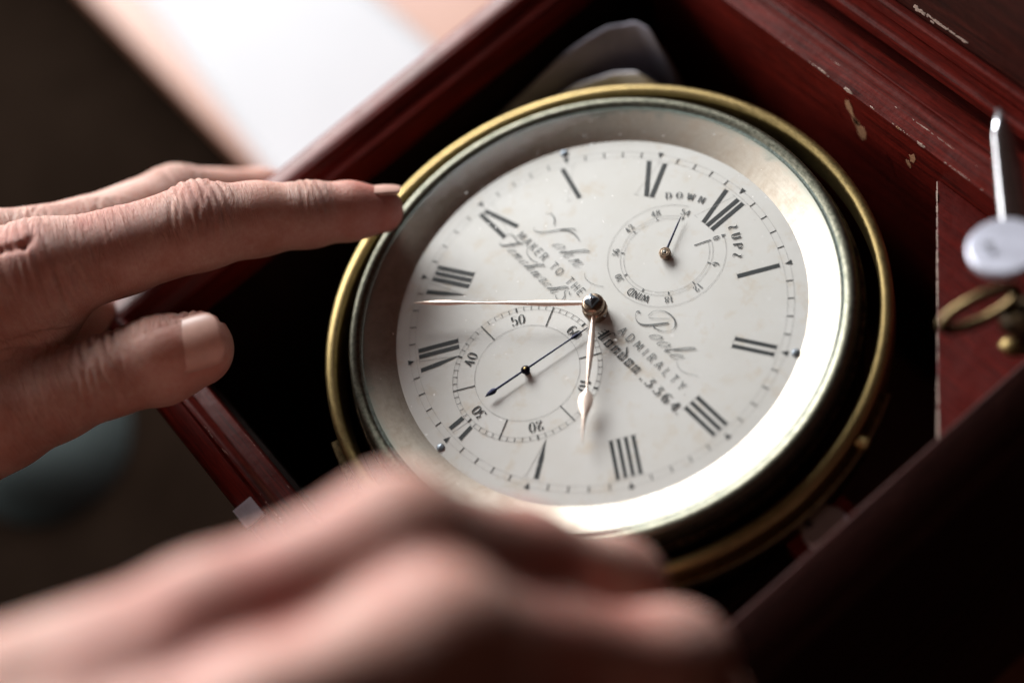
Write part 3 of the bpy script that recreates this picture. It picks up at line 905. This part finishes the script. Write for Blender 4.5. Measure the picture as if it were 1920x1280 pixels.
# L
bl([(5.2, y0 + 0.3), (5.7, y0 + 3.2)], 0.55); bl([(4.3, y0 + 1.1), (5.2, y0 + 1.2)], 0.2); bl([(4.4, y0 + 1.8), (5.4, y0 + 2.0)], 0.2); bl([(4.6, y0 + 2.6), (5.6, y0 + 2.8)], 0.2)
bl([(6.1, y0 + 0.5), (6.5, y0 + 3.0)], 0.34); bl([(5.0, y0 + 0.2), (6.6, y0 + 0.45)], 0.2); flourish(ln, [(6.5, y0 + 3.0), (7.0, y0 + 3.6), (7.6, y0 + 3.2)], 0.08, 0.2, 0)
x = 7.5
for ch in 'ondon':
    if ch in 'on':
        minim(x); minim(x + 1.05)
        if ch == 'o': bl([(x, y0 + 0.1), (x + 1.1, y0 + 0.25)], 0.2); bl([(x + 0.1, y0 + 1.8), (x + 1.2, y0 + 1.9)], 0.2)
        else: bl([(x + 0.2, y0 + 1.5), (x + 1.1, y0 + 1.95)], 0.16)
        x += 2.35
    else:
        minim(x); minim(x + 1.05); bl([(x + 1.2, y0 + 1.7), (x + 0.2, y0 + 2.7), (x - 0.35, y0 + 3.3)], 0.3); bl([(x, y0 + 0.1), (x + 1.1, y0 + 0.25)], 0.2)
        x += 2.35
quad(ln, [(19.9, y0 + .1), (20.2, y0 + .4), (20.5, y0 + .1), (20.2, y0 - .2)])
straight_text(ln, '3364', 21.6, 31.6, y0 - 0.1, 2.35, 0.10, 0.42, 2.2, 1.15)
quad(ln, [(32.2, y0 + .1), (32.45, y0 + .35), (32.7, y0 + .1), (32.45, y0 - .15)])
ln.build('city_lettering', M['ink'], dial)

# dial screws, each half under the reflector
for a in (59.3, 179.3, -60.2):
    x, y = polar(46.6, a)
    s1 = MB().revolve([(0.001, 0.34), (0.7, 0.34), (0.92, 0.22), (0.95, 0.02)], 24, c=(x, y)).build('dial_screw', M['screw'], dial, smooth=True)
    q = math.radians(a + 25)
    MB().box((x, y, 0.35), (0.11, 0.86, 0.015), np.array(((math.cos(q), -math.sin(q), 0), (math.sin(q), math.cos(q), 0), (0, 0, 1)))).build('screw_slot', M['slot'], dial)

# ------------------------------------------------------------------ hands of the clock
def hand(name, ang, z, outline, mat, c=(0, 0), ridge=0.28, thick=0.28):
    """outline: (distance from the pivot, half width); a low ridge runs along the middle"""
    b = MB(); a = math.radians(ang); d = np.array((math.sin(a), math.cos(a))); n = np.array((math.cos(a), -math.sin(a)))
    vs = []
    for r, w in outline:
        p = np.array(c) + d * r
        rr = ridge * min(1.0, w / 0.5)
        for off, zz in ((-1, z), (-0.55, z + rr * 0.8), (0, z + rr), (0.55, z + rr * 0.8), (1, z), (0.6, z - thick), (-0.6, z - thick)):
            q = p + n * off * w
            vs.append((q[0], q[1], zz))
    k = 7
    fs = [tuple(range(k)), tuple(reversed([(len(outline) - 1) * k + i for i in range(k)]))]
    for i in range(len(outline) - 1):
        for j in range(k):
            fs.append((i * k + j, (i + 1) * k + j, (i + 1) * k + (j + 1) % k, i * k + (j + 1) % k))
    b.add(vs, fs)
    o = b.build(name, mat, chron)
    smooth_by_angle(o, 50)
    return o
hh = [(1.2, .45), (3, .52), (6, .66), (9, .80), (10.5, .84), (12.5, .78), (15, .60), (18, .40), (20.3, .24), (20.9, .30), (21.6, .95), (22.4, 1.45), (23.4, 1.68), (24.5, 1.62),
      (25.8, 1.22), (27.2, .72), (28.6, .44), (30.2, .32), (32.4, .18), (33.8, .03)]
hand('hour_hand', 134.3, 2.75, hh, M['rose_gold'], ridge=0.42)
mh = [(1.2, .42), (4, .62), (8, .78), (11, .80), (15, .66), (20, .42), (25, .26), (28, .28), (31, .46), (34, .70), (36, .74), (38, .60), (40, .40), (42, .12), (42.8, .03)]
hand('minute_hand', -132.6, 4.55, mh, M['rose_gold'], ridge=0.40)
sec = [(-10.9, .04), (-10.2, .42), (-9.4, .72), (-8.7, .80), (-8.2, .60), (-7.8, .32), (-4, .29), (0, .29), (6, .25), (12.3, .22), (12.8, .40), (13.4, .50), (14.0, .40), (14.5, .20), (16.9, .12)]
hand('seconds_hand', 7.2, 1.35, sec, M['blued'], SC, 0.16, 0.12)
MB().revolve([(0.001, 1.95), (0.4, 1.93), (0.42, 1.8), (0.85, 1.7), (1.05, 1.4), (1.05, 1.1), (0.7, 0.9), (0.7, 0.0)], 28, c=SC).build('seconds_boss', M['blued'], chron, smooth=True)
MB().revolve([(0.001, 2.04), (0.24, 2.02), (0.34, 1.94)], 20, c=SC).build('seconds_pivot', M['brass'], chron, smooth=True)
hand('winding_hand', -28.0, 1.0, [(0.8, .30), (4, .26), (8, .21), (10.2, .10)], M['blued'], (0.05, 20.85), 0.10, 0.10)
MB().revolve([(0.86, 1.62), (1.22, 1.62), (1.38, 1.48), (1.38, 0.5), (1.15, 0.3), (1.15, 0.0)], 32, c=(0.05, 20.85)).build('winding_boss', M['collet'], chron, smooth=False)
MB().revolve([(0.55, 1.66), (0.72, 1.72), (0.86, 1.66), (0.86, 1.5)], 28, c=(0.05, 20.85)).build('winding_collar', M['collet'], chron, smooth=True)
MB().revolve([(0.001, 1.85), (0.35, 1.82), (0.52, 1.68), (0.55, 1.5)], 24, c=(0.05, 20.85)).build('winding_pivot', M['tarnished'], chron, smooth=True)
o = MB().revolve([(2.53, 0.0), (2.53, 1.2), (2.81, 1.35), (2.88, 1.7), (2.88, 2.5), (2.7, 2.85), (2.42, 3.0), (2.31, 3.3), (2.48, 3.5), (2.64, 3.9), (2.64, 4.4), (2.37, 4.9), (1.87, 5.2), (0.0011, 5.25)], 48).build('hand_collet', M['collet'], chron)
smooth_by_angle(o, 40)
ar = MB()
for z0_, z1_, s0, s1 in ((5.2, 6.2, 1.28, 1.22), (6.2, 6.75, 1.22, 0.55)):
    P = []
    for z_, s_ in ((z0_, s0), (z1_, s1)):
        for k in range(4):
            q = math.radians(45 + 90 * k + 10)
            P.append((1.41 * s_ * math.cos(q), 1.41 * s_ * math.sin(q), z_))
    ar.add(P, [(i, (i + 1) % 4, 4 + (i + 1) % 4, 4 + i) for i in range(4)] + [(4, 5, 6, 7)])
ar.build('arbor', M['screw'], chron, bevel=0.08)
MB().revolve([(0.001, 6.92), (0.3, 6.88), (0.45, 6.7)], 20).build('arbor_tip', M['steel'], chron, smooth=True)

RIGHT, UP, BACK = (np.array(r) for r in CAM_ROWS)
def at(px, py, dep):
    """a point of the place from its bearing in the survey of the photograph and its distance"""
    f_ = 3265.5
    q = Vector(((px - 960) / f_, -(py - 640) / f_, -1.0)) * dep
    r = Matrix(CAM_ROWS).transposed() @ q
    return np.array(r) + np.array(CAM_POS) / MM
RIGHT, UP, BACK = (np.array(r) for r in CAM_ROWS)


# ------------------------------------------------------------------ lid stay and catch by the right corner
n_st = np.array((-0.13, 0.07, 0.98)); n_st /= np.linalg.norm(n_st)
bar_pts = [at(1872, 205, 356), at(1880, 250, 355), at(1893, 330, 353), at(1904, 420, 351), at(1912, 505, 349)]
MB().tube(bar_pts, [0.5, 2.2, 2.8, 3.0, 2.8], 20, flat=0.45, up=tuple(n_st)).build('stay_bar', M['steel'], case, smooth=True)
dc = at(1884, 462, 337)
dsk = MB().tube([dc - n_st * 1.2, dc, dc + n_st * 0.4], [7.2, 7.2, 6.7], 44, up=(0, 1, 0.1)).build('stay_disc', M['dull_nickel'], case)
MB().tube([dc + n_st * 0.4 - RIGHT * 3.2, dc + n_st * 0.5 - RIGHT * 3.2], [0.9, 0.9], 16, up=(0, 1, 0.1)).build('rivet', M['slot'], dsk)
l0, l1 = at(1768, 612, 344), at(1908, 546, 342)
lc = (l0 + l1) / 2; la = l1 - l0; lh = np.linalg.norm(la) / 2; la /= 2 * lh
lb = UP * 0.8 + BACK * 0.6; lb -= la * (lb @ la); lb /= np.linalg.norm(lb)
P = [lc + la * lh * math.cos(2 * math.pi * i / 40) + lb * 3.0 * math.sin(2 * math.pi * i / 40) for i in range(41)]
MB().tube(P, 1.15, 12, up=tuple(np.cross(la, lb))).build('stay_loop', M['brass_dark'], case, smooth=True)
MB().tube([at(1888, 585, 348), at(1925, 600, 346), at(1990, 610, 345)], [3.6, 5.2, 5.4], 20).build('stay_knuckle', M['bowl'], case, smooth=True)
MB().tube([at(1880, 640, 352), at(1893, 652, 352), at(1930, 650, 352)], [1.2, 1.9, 1.9], 14).build('stay_pin', M['brass'], case, smooth=True)

# ------------------------------------------------------------------ hands of the person
def smin(a, b, k):
    h = np.clip(0.5 + 0.5 * (b - a) / k, 0, 1)
    return b + (a - b) * h - k * h * (1 - h)

class Flesh:
    """blends round cones on a grid and skins them as one continuous surface"""
    def __init__(s, res):
        s.res = res; s.prims = []; s.bones = []
    def chain(s, pts, rads, k=3.0, flat=None):
        pts = [np.array(p, float) for p in pts]
        for i in range(len(pts) - 1):
            s.prims.append((pts[i], pts[i + 1], rads[i], rads[i + 1], k, flat))
        s.bones.append((pts, rads))
    def ball(s, p, r, k=4.0):
        p = np.array(p, float); s.prims.append((p, p + 1e-3, r, r, k, None))
    def grid(s):
        allp = np.array([q for p in s.prims for q in (p[0], p[1])]); R = max(max(p[2], p[3]) for p in s.prims) + 4
        lo = allp.min(0) - R; hi = allp.max(0) + R
        N = np.ceil((hi - lo) / s.res).astype(int) + 1
        ax = [(lo[i] + s.res * np.arange(N[i])).astype(np.float32) for i in range(3)]
        F = np.full(N, 20.0, np.float32)
        for a, b, ra, rb, k, flat in s.prims:
            m = max(ra, rb) + k + 5
            l_ = np.minimum(a, b) - m; h_ = np.maximum(a, b) + m
            i0 = np.clip(((l_ - lo) / s.res).astype(int), 0, N - 1); i1 = np.clip(((h_ - lo) / s.res).astype(int) + 1, 1, N)
            X = ax[0][i0[0]:i1[0], None, None]; Y = ax[1][None, i0[1]:i1[1], None]; Z = ax[2][None, None, i0[2]:i1[2]]
            d = (b - a).astype(np.float32); L2 = float(d @ d) + 1e-9
            px, py, pz = X - a[0], Y - a[1], Z - a[2]
            t = np.clip((px * d[0] + py * d[1] + pz * d[2]) / L2, 0, 1)
            dx, dy, dz = px - t * d[0], py - t * d[1], pz - t * d[2]
            if flat is not None:
                fd, fs = np.array(flat[0], float), flat[1]
                fd = fd / np.linalg.norm(fd)
                al = dx * fd[0] + dy * fd[1] + dz * fd[2]
                e = al * (1.0 / fs - 1)
                dx, dy, dz = dx + e * fd[0], dy + e * fd[1], dz + e * fd[2]
            D = np.sqrt(dx * dx + dy * dy + dz * dz) - (ra + (rb - ra) * t)
            sl = (slice(i0[0], i1[0]), slice(i0[1], i1[1]), slice(i0[2], i1[2]))
            F[sl] = smin(F[sl], D.astype(np.float32), k)
        return F, lo
    def surface(s):
        F, lo = s.grid()
        In = F < 0
        N = np.array(F.shape)
        c = np.zeros(N - 1, np.int8)
        for i in (0, 1):
            for j in (0, 1):
                for k in (0, 1):
                    c += In[i:N[0] - 1 + i, j:N[1] - 1 + j, k:N[2] - 1 + k]
        act = (c > 0) & (c < 8)
        idx = np.argwhere(act)
        num = -np.ones(act.shape, np.int64); num[act] = np.arange(len(idx))
        acc = np.zeros((len(idx), 3)); cnt = np.zeros(len(idx))
        corners = [(0, 0, 0), (1, 0, 0), (0, 1, 0), (1, 1, 0), (0, 0, 1), (1, 0, 1), (0, 1, 1), (1, 1, 1)]
        vals = [F[idx[:, 0] + a, idx[:, 1] + b, idx[:, 2] + d].astype(float) for a, b, d in corners]
        for p in range(8):
            for q in range(p + 1, 8):
                df = np.abs(np.array(corners[p]) - np.array(corners[q])).sum()
                if df != 1: continue
                cr = (vals[p] < 0) != (vals[q] < 0)
                t = np.where(cr, vals[p] / np.where(cr, vals[p] - vals[q], 1), 0)
                P = np.array(corners[p])[None] + t[:, None] * (np.array(corners[q]) - np.array(corners[p]))[None]
                acc[cr] += P[cr]; cnt[cr] += 1
        verts = lo + (idx + acc / cnt[:, None]) * s.res
        faces = []
        for ax in range(3):
            a = [slice(None)] * 3; b = [slice(None)] * 3
            a[ax] = slice(0, N[ax] - 1); b[ax] = slice(1, N[ax])
            A, B = In[tuple(a)], In[tuple(b)]
            e = np.argwhere(A != B)
            o1, o2 = [(1, 2), (2, 0), (0, 1)][ax]
            ok = (e[:, o1] > 0) & (e[:, o2] > 0) & (e[:, o1] < N[o1] - 1) & (e[:, o2] < N[o2] - 1)
            e = e[ok]
            flip = A[e[:, 0], e[:, 1], e[:, 2]]
            def cell(d1, d2):
                q = e.copy(); q[:, o1] -= d1; q[:, o2] -= d2
                return num[q[:, 0], q[:, 1], q[:, 2]]
            Q = np.stack([cell(1, 1), cell(0, 1), cell(0, 0), cell(1, 0)], 1)
            Q[~flip] = Q[~flip][:, ::-1]
            faces.append(Q)
        return verts, np.concatenate(faces)

def vert_normals(v, f):
    n = np.cross(v[f[:, 2]] - v[f[:, 0]], v[f[:, 3]] - v[f[:, 1]])
    out = np.zeros_like(v)
    for k in range(4): np.add.at(out, f[:, k], n)
    return out / (np.linalg.norm(out, axis=1, keepdims=True) + 1e-12)

def relax(v, f, it):
    for _ in range(it):
        acc = np.zeros_like(v); c = np.zeros(len(v))
        for k in range(4):
            np.add.at(acc, f[:, k], v[f[:, (k + 1) % 4]] + v[f[:, (k + 3) % 4]]); np.add.at(c, f[:, k], 2)
        v = 0.5 * v + 0.5 * acc / c[:, None]
    return v

def bone_coords(v, bones):
    """distance along the nearest bone chain, and round it, in mm"""
    best = np.full(len(v), 1e9); uu = np.zeros(len(v)); ww = np.zeros(len(v)); off = 0.0
    for pts, rads in bones:
        run = off
        for i in range(len(pts) - 1):
            a, b = pts[i], pts[i + 1]; d = b - a; Ln = np.linalg.norm(d); d = d / Ln
            t = np.clip((v - a) @ d, 0, Ln); q = a + t[:, None] * d
            rr = rads[i] + (rads[i + 1] - rads[i]) * t / Ln
            D = np.linalg.norm(v - q, axis=1) - rr
            e1 = np.cross(d, (0.3, 0.2, 0.93)); e1 /= np.linalg.norm(e1); e2 = np.cross(d, e1)
            an = np.arctan2((v - q) @ e2, (v - q) @ e1)
            m = D < best
            best[m] = D[m]; uu[m] = run + ((v - a) @ d)[m]; ww[m] = (an * rr)[m]
            run += Ln
        off = run + 40
    return uu, ww

def finish_flesh(fl, name, wr, red, label, folds=()):
    """wr: joints (point, axis, dorsal, [line offsets], depth, half length); red: (point, radius, amount)"""
    v, f = fl.surface()
    v = relax(v, f, 2)
    n = vert_normals(v, f)
    crease = np.full(len(v), 0.12); redness = np.zeros(len(v))
    uu, ww = bone_coords(v, fl.bones)
    rnd = np.random.default_rng(7)
    for p, ax, dr, lines, depth, reach in wr:
        lo_d = 0.05 if depth > 0.5 and reach < 8 else -0.2
        p = np.array(p, float); ax = np.array(ax, float) / np.linalg.norm(ax); dr = np.array(dr, float) / np.linalg.norm(dr)
        r = v - p; u = r @ ax; side = np.cross(ax, dr); s_ = r @ side
        near = np.exp(-(u / (reach * 1.2)) ** 4) * (np.linalg.norm(r, axis=1) < 26)
        fac = np.clip((n @ dr - lo_d) / 0.6, 0, 1) * near
        crease = np.maximum(crease, fac)
        for q, lo_ in enumerate(lines):
            wob = 0.4 * np.sin(s_ * 0.40 + q * 1.7) + 0.2 * np.sin(s_ * 0.9 + q * 2.9)
            amp = depth * (0.75 + 0.25 * np.sin(s_ * 0.3 + q * 2.1)) * np.exp(-((u - lo_) / (reach)) ** 6)
            g = np.exp(-((u - lo_ * (1 + 0.02 * s_) - wob) / 0.48) ** 2)
            v = v - n * (amp * g * fac)[:, None]
            v = v + n * (0.35 * amp * np.exp(-((u - lo_ * (1 + 0.02 * s_) - wob - 0.95) / 0.55) ** 2) * fac)[:, None]
    for p, q, w_, d_ in folds:          # creases between two points
        p = np.array(p, float); q = np.array(q, float); d = q - p; L2 = d @ d
        t = np.clip(((v - p) @ d) / L2, 0, 1); D = np.linalg.norm(v - p - t[:, None] * d, axis=1)
        v = v - n * (d_ * np.exp(-(D / w_) ** 2))[:, None]
    for p, r_, a_ in red:
        D = np.linalg.norm(v - np.array(p), axis=1)
        redness = np.maximum(redness, a_ * np.exp(-(D / r_) ** 2))
    me = bpy.data.meshes.new(name)
    c0 = v.mean(0)
    me.from_pydata([tuple(x) for x in ((v - c0) * MM)], [], [tuple(int(i) for i in q) for q in f])
    me.update()
    for p in me.polygons: p.use_smooth = True
    at = me.attributes.new('skin_uv', 'FLOAT_VECTOR', 'POINT'); at.data.foreach_set('vector', np.stack([uu, ww, ww * 0], 1).astype(np.float32).ravel())
    at = me.attributes.new('crease', 'FLOAT', 'POINT'); at.data.foreach_set('value', crease.astype(np.float32))
    at = me.attributes.new('redness', 'FLOAT', 'POINT'); at.data.foreach_set('value', redness.astype(np.float32))
    me.materials.append(M['skin'])
    o = bpy.data.objects.new(name, me); COL.objects.link(o); o.location = Vector(tuple(c0)) * MM
    return tag(o, label, 'hand', 'hands of the person handling the chronometer')

def nail(parent, c, axis, dorsal, r, length, half_ang, flat=1.0, tip_drop=0.6):
    c = np.array(c, float); a = np.array(axis, float); a /= np.linalg.norm(a)
    d = np.array(dorsal, float); d -= a * (d @ a); d /= np.linalg.norm(d); s_ = np.cross(a, d)
    b = MB(); nu, nv = 14, 14
    for i in range(nu + 1):
        u = -1 + 2 * i / nu
        w = half_ang * (1 - 0.25 * max(0, -u) ** 4) * (math.sqrt(max(0.0, 1 - max(0, abs(u) - 0.55) ** 2 / 0.2025 * 0.85)))
        for j in range(nv + 1):
            th_ = math.radians(w) * (-1 + 2 * j / nv)
            rr = r * (1 + 0.0 * u) - tip_drop * max(0, u) ** 2
            p = c + a * (u * length / 2) + rr * (math.sin(th_) * s_ + flat * math.cos(th_) * d)
            b.v.append(tuple(p))
    for i in range(nu):
        for j in range(nv):
            k = i * (nv + 1) + j
            b.f.append((k, k + nv + 1, k + nv + 2, k + 1))
    o = b.build('fingernail', M['nail'], parent, smooth=True)
    so = o.modifiers.new('thickness', 'SOLIDIFY'); so.thickness = 0.5 * MM; so.offset = 0
    return o

# --- hand pressing the ring with its index finger
A = Flesh(0.5)
idx = [at(712, 394, 411), at(655, 396, 409), at(580, 402, 406), at(480, 411, 403), at(375, 424, 399), at(225, 472, 395), at(75, 512, 391), at(-160, 590, 392)]
A.chain(idx, [5.6, 6.7, 7.5, 8.4, 9.9, 9.7, 12.2, 15], 2.5)
A.ball(at(372, 398, 400), 6.6, 3)
th_ = [at(366, 654, 388), at(300, 675, 387.5), at(205, 703, 387), at(100, 745, 388), at(0, 785, 389), at(-170, 850, 393)]
A.chain(th_, [8.6, 9.7, 8.9, 9.6, 11.5, 17], 3)
mid = [at(600, 385, 466), at(490, 375, 452), at(330, 382, 432), at(160, 446, 417), at(-20, 488, 407), at(-220, 560, 405)]
A.chain(mid, [6.8, 7.9, 9.4, 9.3, 11.5, 15], 2.5)
rin = [at(120, 700, 442), at(166, 612, 429), at(60, 560, 424), at(-230, 600, 418)]
A.chain(rin, [7.5, 9, 11, 15], 2.5)
# palm, web of the thumb, wrist and forearm
A.chain([at(60, 585, 396), at(-140, 690, 398)], [11, 18], 6)
A.chain([at(-20, 590, 402), at(-220, 640, 408)], [13, 20], 6)
A.chain([at(20, 700, 393), at(-160, 740, 398)], [9, 19], 6)
A.chain([at(-200, 660, 402), at(-480, 800, 405), at(-760, 930, 409)], [24, 26, 32], 8)
i_ax = idx[2] - idx[4]; t_ax = th_[0] - th_[2]
dor = UP * 0.9 + BACK * 0.45
wr = [(idx[4], i_ax, dor, [-6.4, -4.6, -2.9, -1.2, 0.4, 1.9, 3.6, 5.4], 0.46, 9.5),
      (idx[2], i_ax, dor, [-2.2, -0.6, 0.9, 2.4], 0.34, 4.5),
      (idx[5], idx[4] - idx[6], dor, [-9, -7, -5.2, -3, -1, 1.4, 3.6, 6], 0.16, 14),
      (idx[6], idx[5] - idx[7], dor, [-6, -4, -2, 0, 2.2, 4.5], 0.30, 12),
      (th_[2], t_ax, BACK * 0.9 + UP * 0.3, [-5.8, -3.6, -1.6, 0.2, 2.6, 4.6], 0.6, 7.5),
      (th_[3], t_ax, BACK * 0.9 + UP * 0.3, [-7, -3.5, 0, 3.5], 0.14, 10),
      (mid[2], mid[1] - mid[3], UP, [-4, -2, 0, 2, 4], 0.3, 7)]
red = [(at(160, 430, 388), 3.0, 0.75), (at(372, 372, 394), 5.5, 0.3), (at(40, 455, 382), 7, 0.45), (idx[0], 13, 0.55), (th_[0] - BACK * 2, 12, 0.35), (at(215, 410, 390), 9, 0.3), (mid[0], 12, 0.4)]
def nail_fold(c, axis, dorsal, r_, ln, ang):
    a = axis / np.linalg.norm(axis); d = dorsal - a * (dorsal @ a); d /= np.linalg.norm(d); s_ = np.cross(a, d)
    P = [c + a * u + r_ * (math.sin(math.radians(g)) * s_ + math.cos(math.radians(g)) * d) for u, g in
         ((ln * .5, ang), (ln * .1, ang * 1.06), (-ln * .3, ang), (-ln * .47, ang * .6), (-ln * .53, 0), (-ln * .47, -ang * .6), (-ln * .3, -ang), (ln * .1, -ang * 1.06), (ln * .5, -ang))]
    return [(p_, q_, 0.75, 0.42) for p_, q_ in zip(P[:-1], P[1:])]
folds = nail_fold(th_[0] + RIGHT * 1.4, t_ax, BACK * 0.93 + UP * 0.22, 8.8, 12.6, 46) + [(at(0, 470, 380), at(45, 462, 380), 1.1, 0.9), (at(45, 462, 380), at(58, 440, 380), 1.0, 0.7), (at(583, 445, 399), at(583, 470, 400), 0.7, 0.5)]
hand1 = finish_flesh(A, 'hand', wr, red, 'hand reaching over the case corner, index fingertip pressing the brass bezel', folds)
nail(hand1, idx[0] + RIGHT * 0.8 + UP * 0.2, idx[0] - idx[2] + UP * 0.6, UP * 0.98 + BACK * 0.06, 5.72, 8.8, 52, 0.97)
nail(hand1, th_[0] + RIGHT * 1.4 + BACK * 0.15, t_ax, BACK * 0.93 + UP * 0.22, 8.75, 12.2, 44, 0.98, 0.9)

# --- hand in front, out of focus
B = Flesh(1.0)
fi = [at(1188, 1202, 338), at(1180, 1158, 326), at(1148, 1108, 314), at(973, 1066, 292), at(750, 1021, 262), at(388, 1164, 258), at(48, 1316, 256)]
B.chain(fi, [7.6, 8.4, 9.2, 9.8, 10.6, 9.0, 12], 5.5)
fm = [at(1333, 1422, 316), at(1318, 1336, 302), at(1263, 1242, 290), at(1038, 1238, 282), at(823, 1206, 250), at(488, 1337, 246), at(88, 1462, 246)]
B.chain(fm, [7.4, 8.0, 9.0, 9.4, 10.8, 8.8, 12], 5.5)
fr = [at(1318, 1602, 285), at(1268, 1522, 272), at(1088, 1472, 262), at(858, 1432, 248), at(488, 1502, 242), at(88, 1582, 244)]
B.chain(fr, [7, 8, 8.8, 10.2, 9, 13], 5.5)
ft = [at(888, 1242, 322), at(748, 1192, 312), at(548, 1202, 300), at(288, 1262, 284)]
B.chain(ft, [8, 9, 10, 13], 4)
B.chain([at(638, 1166, 272), at(288, 1306, 268), at(-12, 1432, 268)], [8, 11, 16], 9)
B.chain([at(648, 1336, 262), at(288, 1426, 260), at(-52, 1522, 264)], [7, 12, 16], 6)
B.chain([at(-12, 1432, 268), at(-362, 1602, 268), at(-912, 1842, 276)], [19, 22, 30], 8)
# tendons and veins on the back of it
B.chain([at(548, 1132, 255), at(318, 1206, 250), at(138, 1272, 247)], [1.6, 1.8, 1.8], 5)
B.chain([at(628, 1277, 242), at(408, 1342, 238)], [1.5, 1.6], 5)
wrB = [(fi[2], fi[1] - fi[3], BACK * .6 + UP * .8, [-3, -1, 1, 3], 0.4, 7), (fm[2], fm[1] - fm[3], BACK, [-3, -1, 1, 3], 0.4, 7)]
redB = [(at(650, 1030, 258), 9, 0.6), (at(520, 1120, 252), 11, 0.65), (at(380, 1200, 250), 12, 0.6), (at(240, 1260, 250), 12, 0.45), (at(960, 1160, 272), 13, 0.75), (at(860, 1010, 270), 11, 0.6), (at(1150, 1130, 285), 11, 0.5), (fi[4] + BACK * 8 - UP * 5, 10, 0.55), (fi[3] + BACK * 6, 14, 0.6), (fm[4], 12, 0.3), (fi[2], 10, 0.4), (fm[2], 12, 0.35)]
hand2 = finish_flesh(B, 'hand', wrB, redB, 'blurred foreground hand with bent knuckles over the near corner of the case')
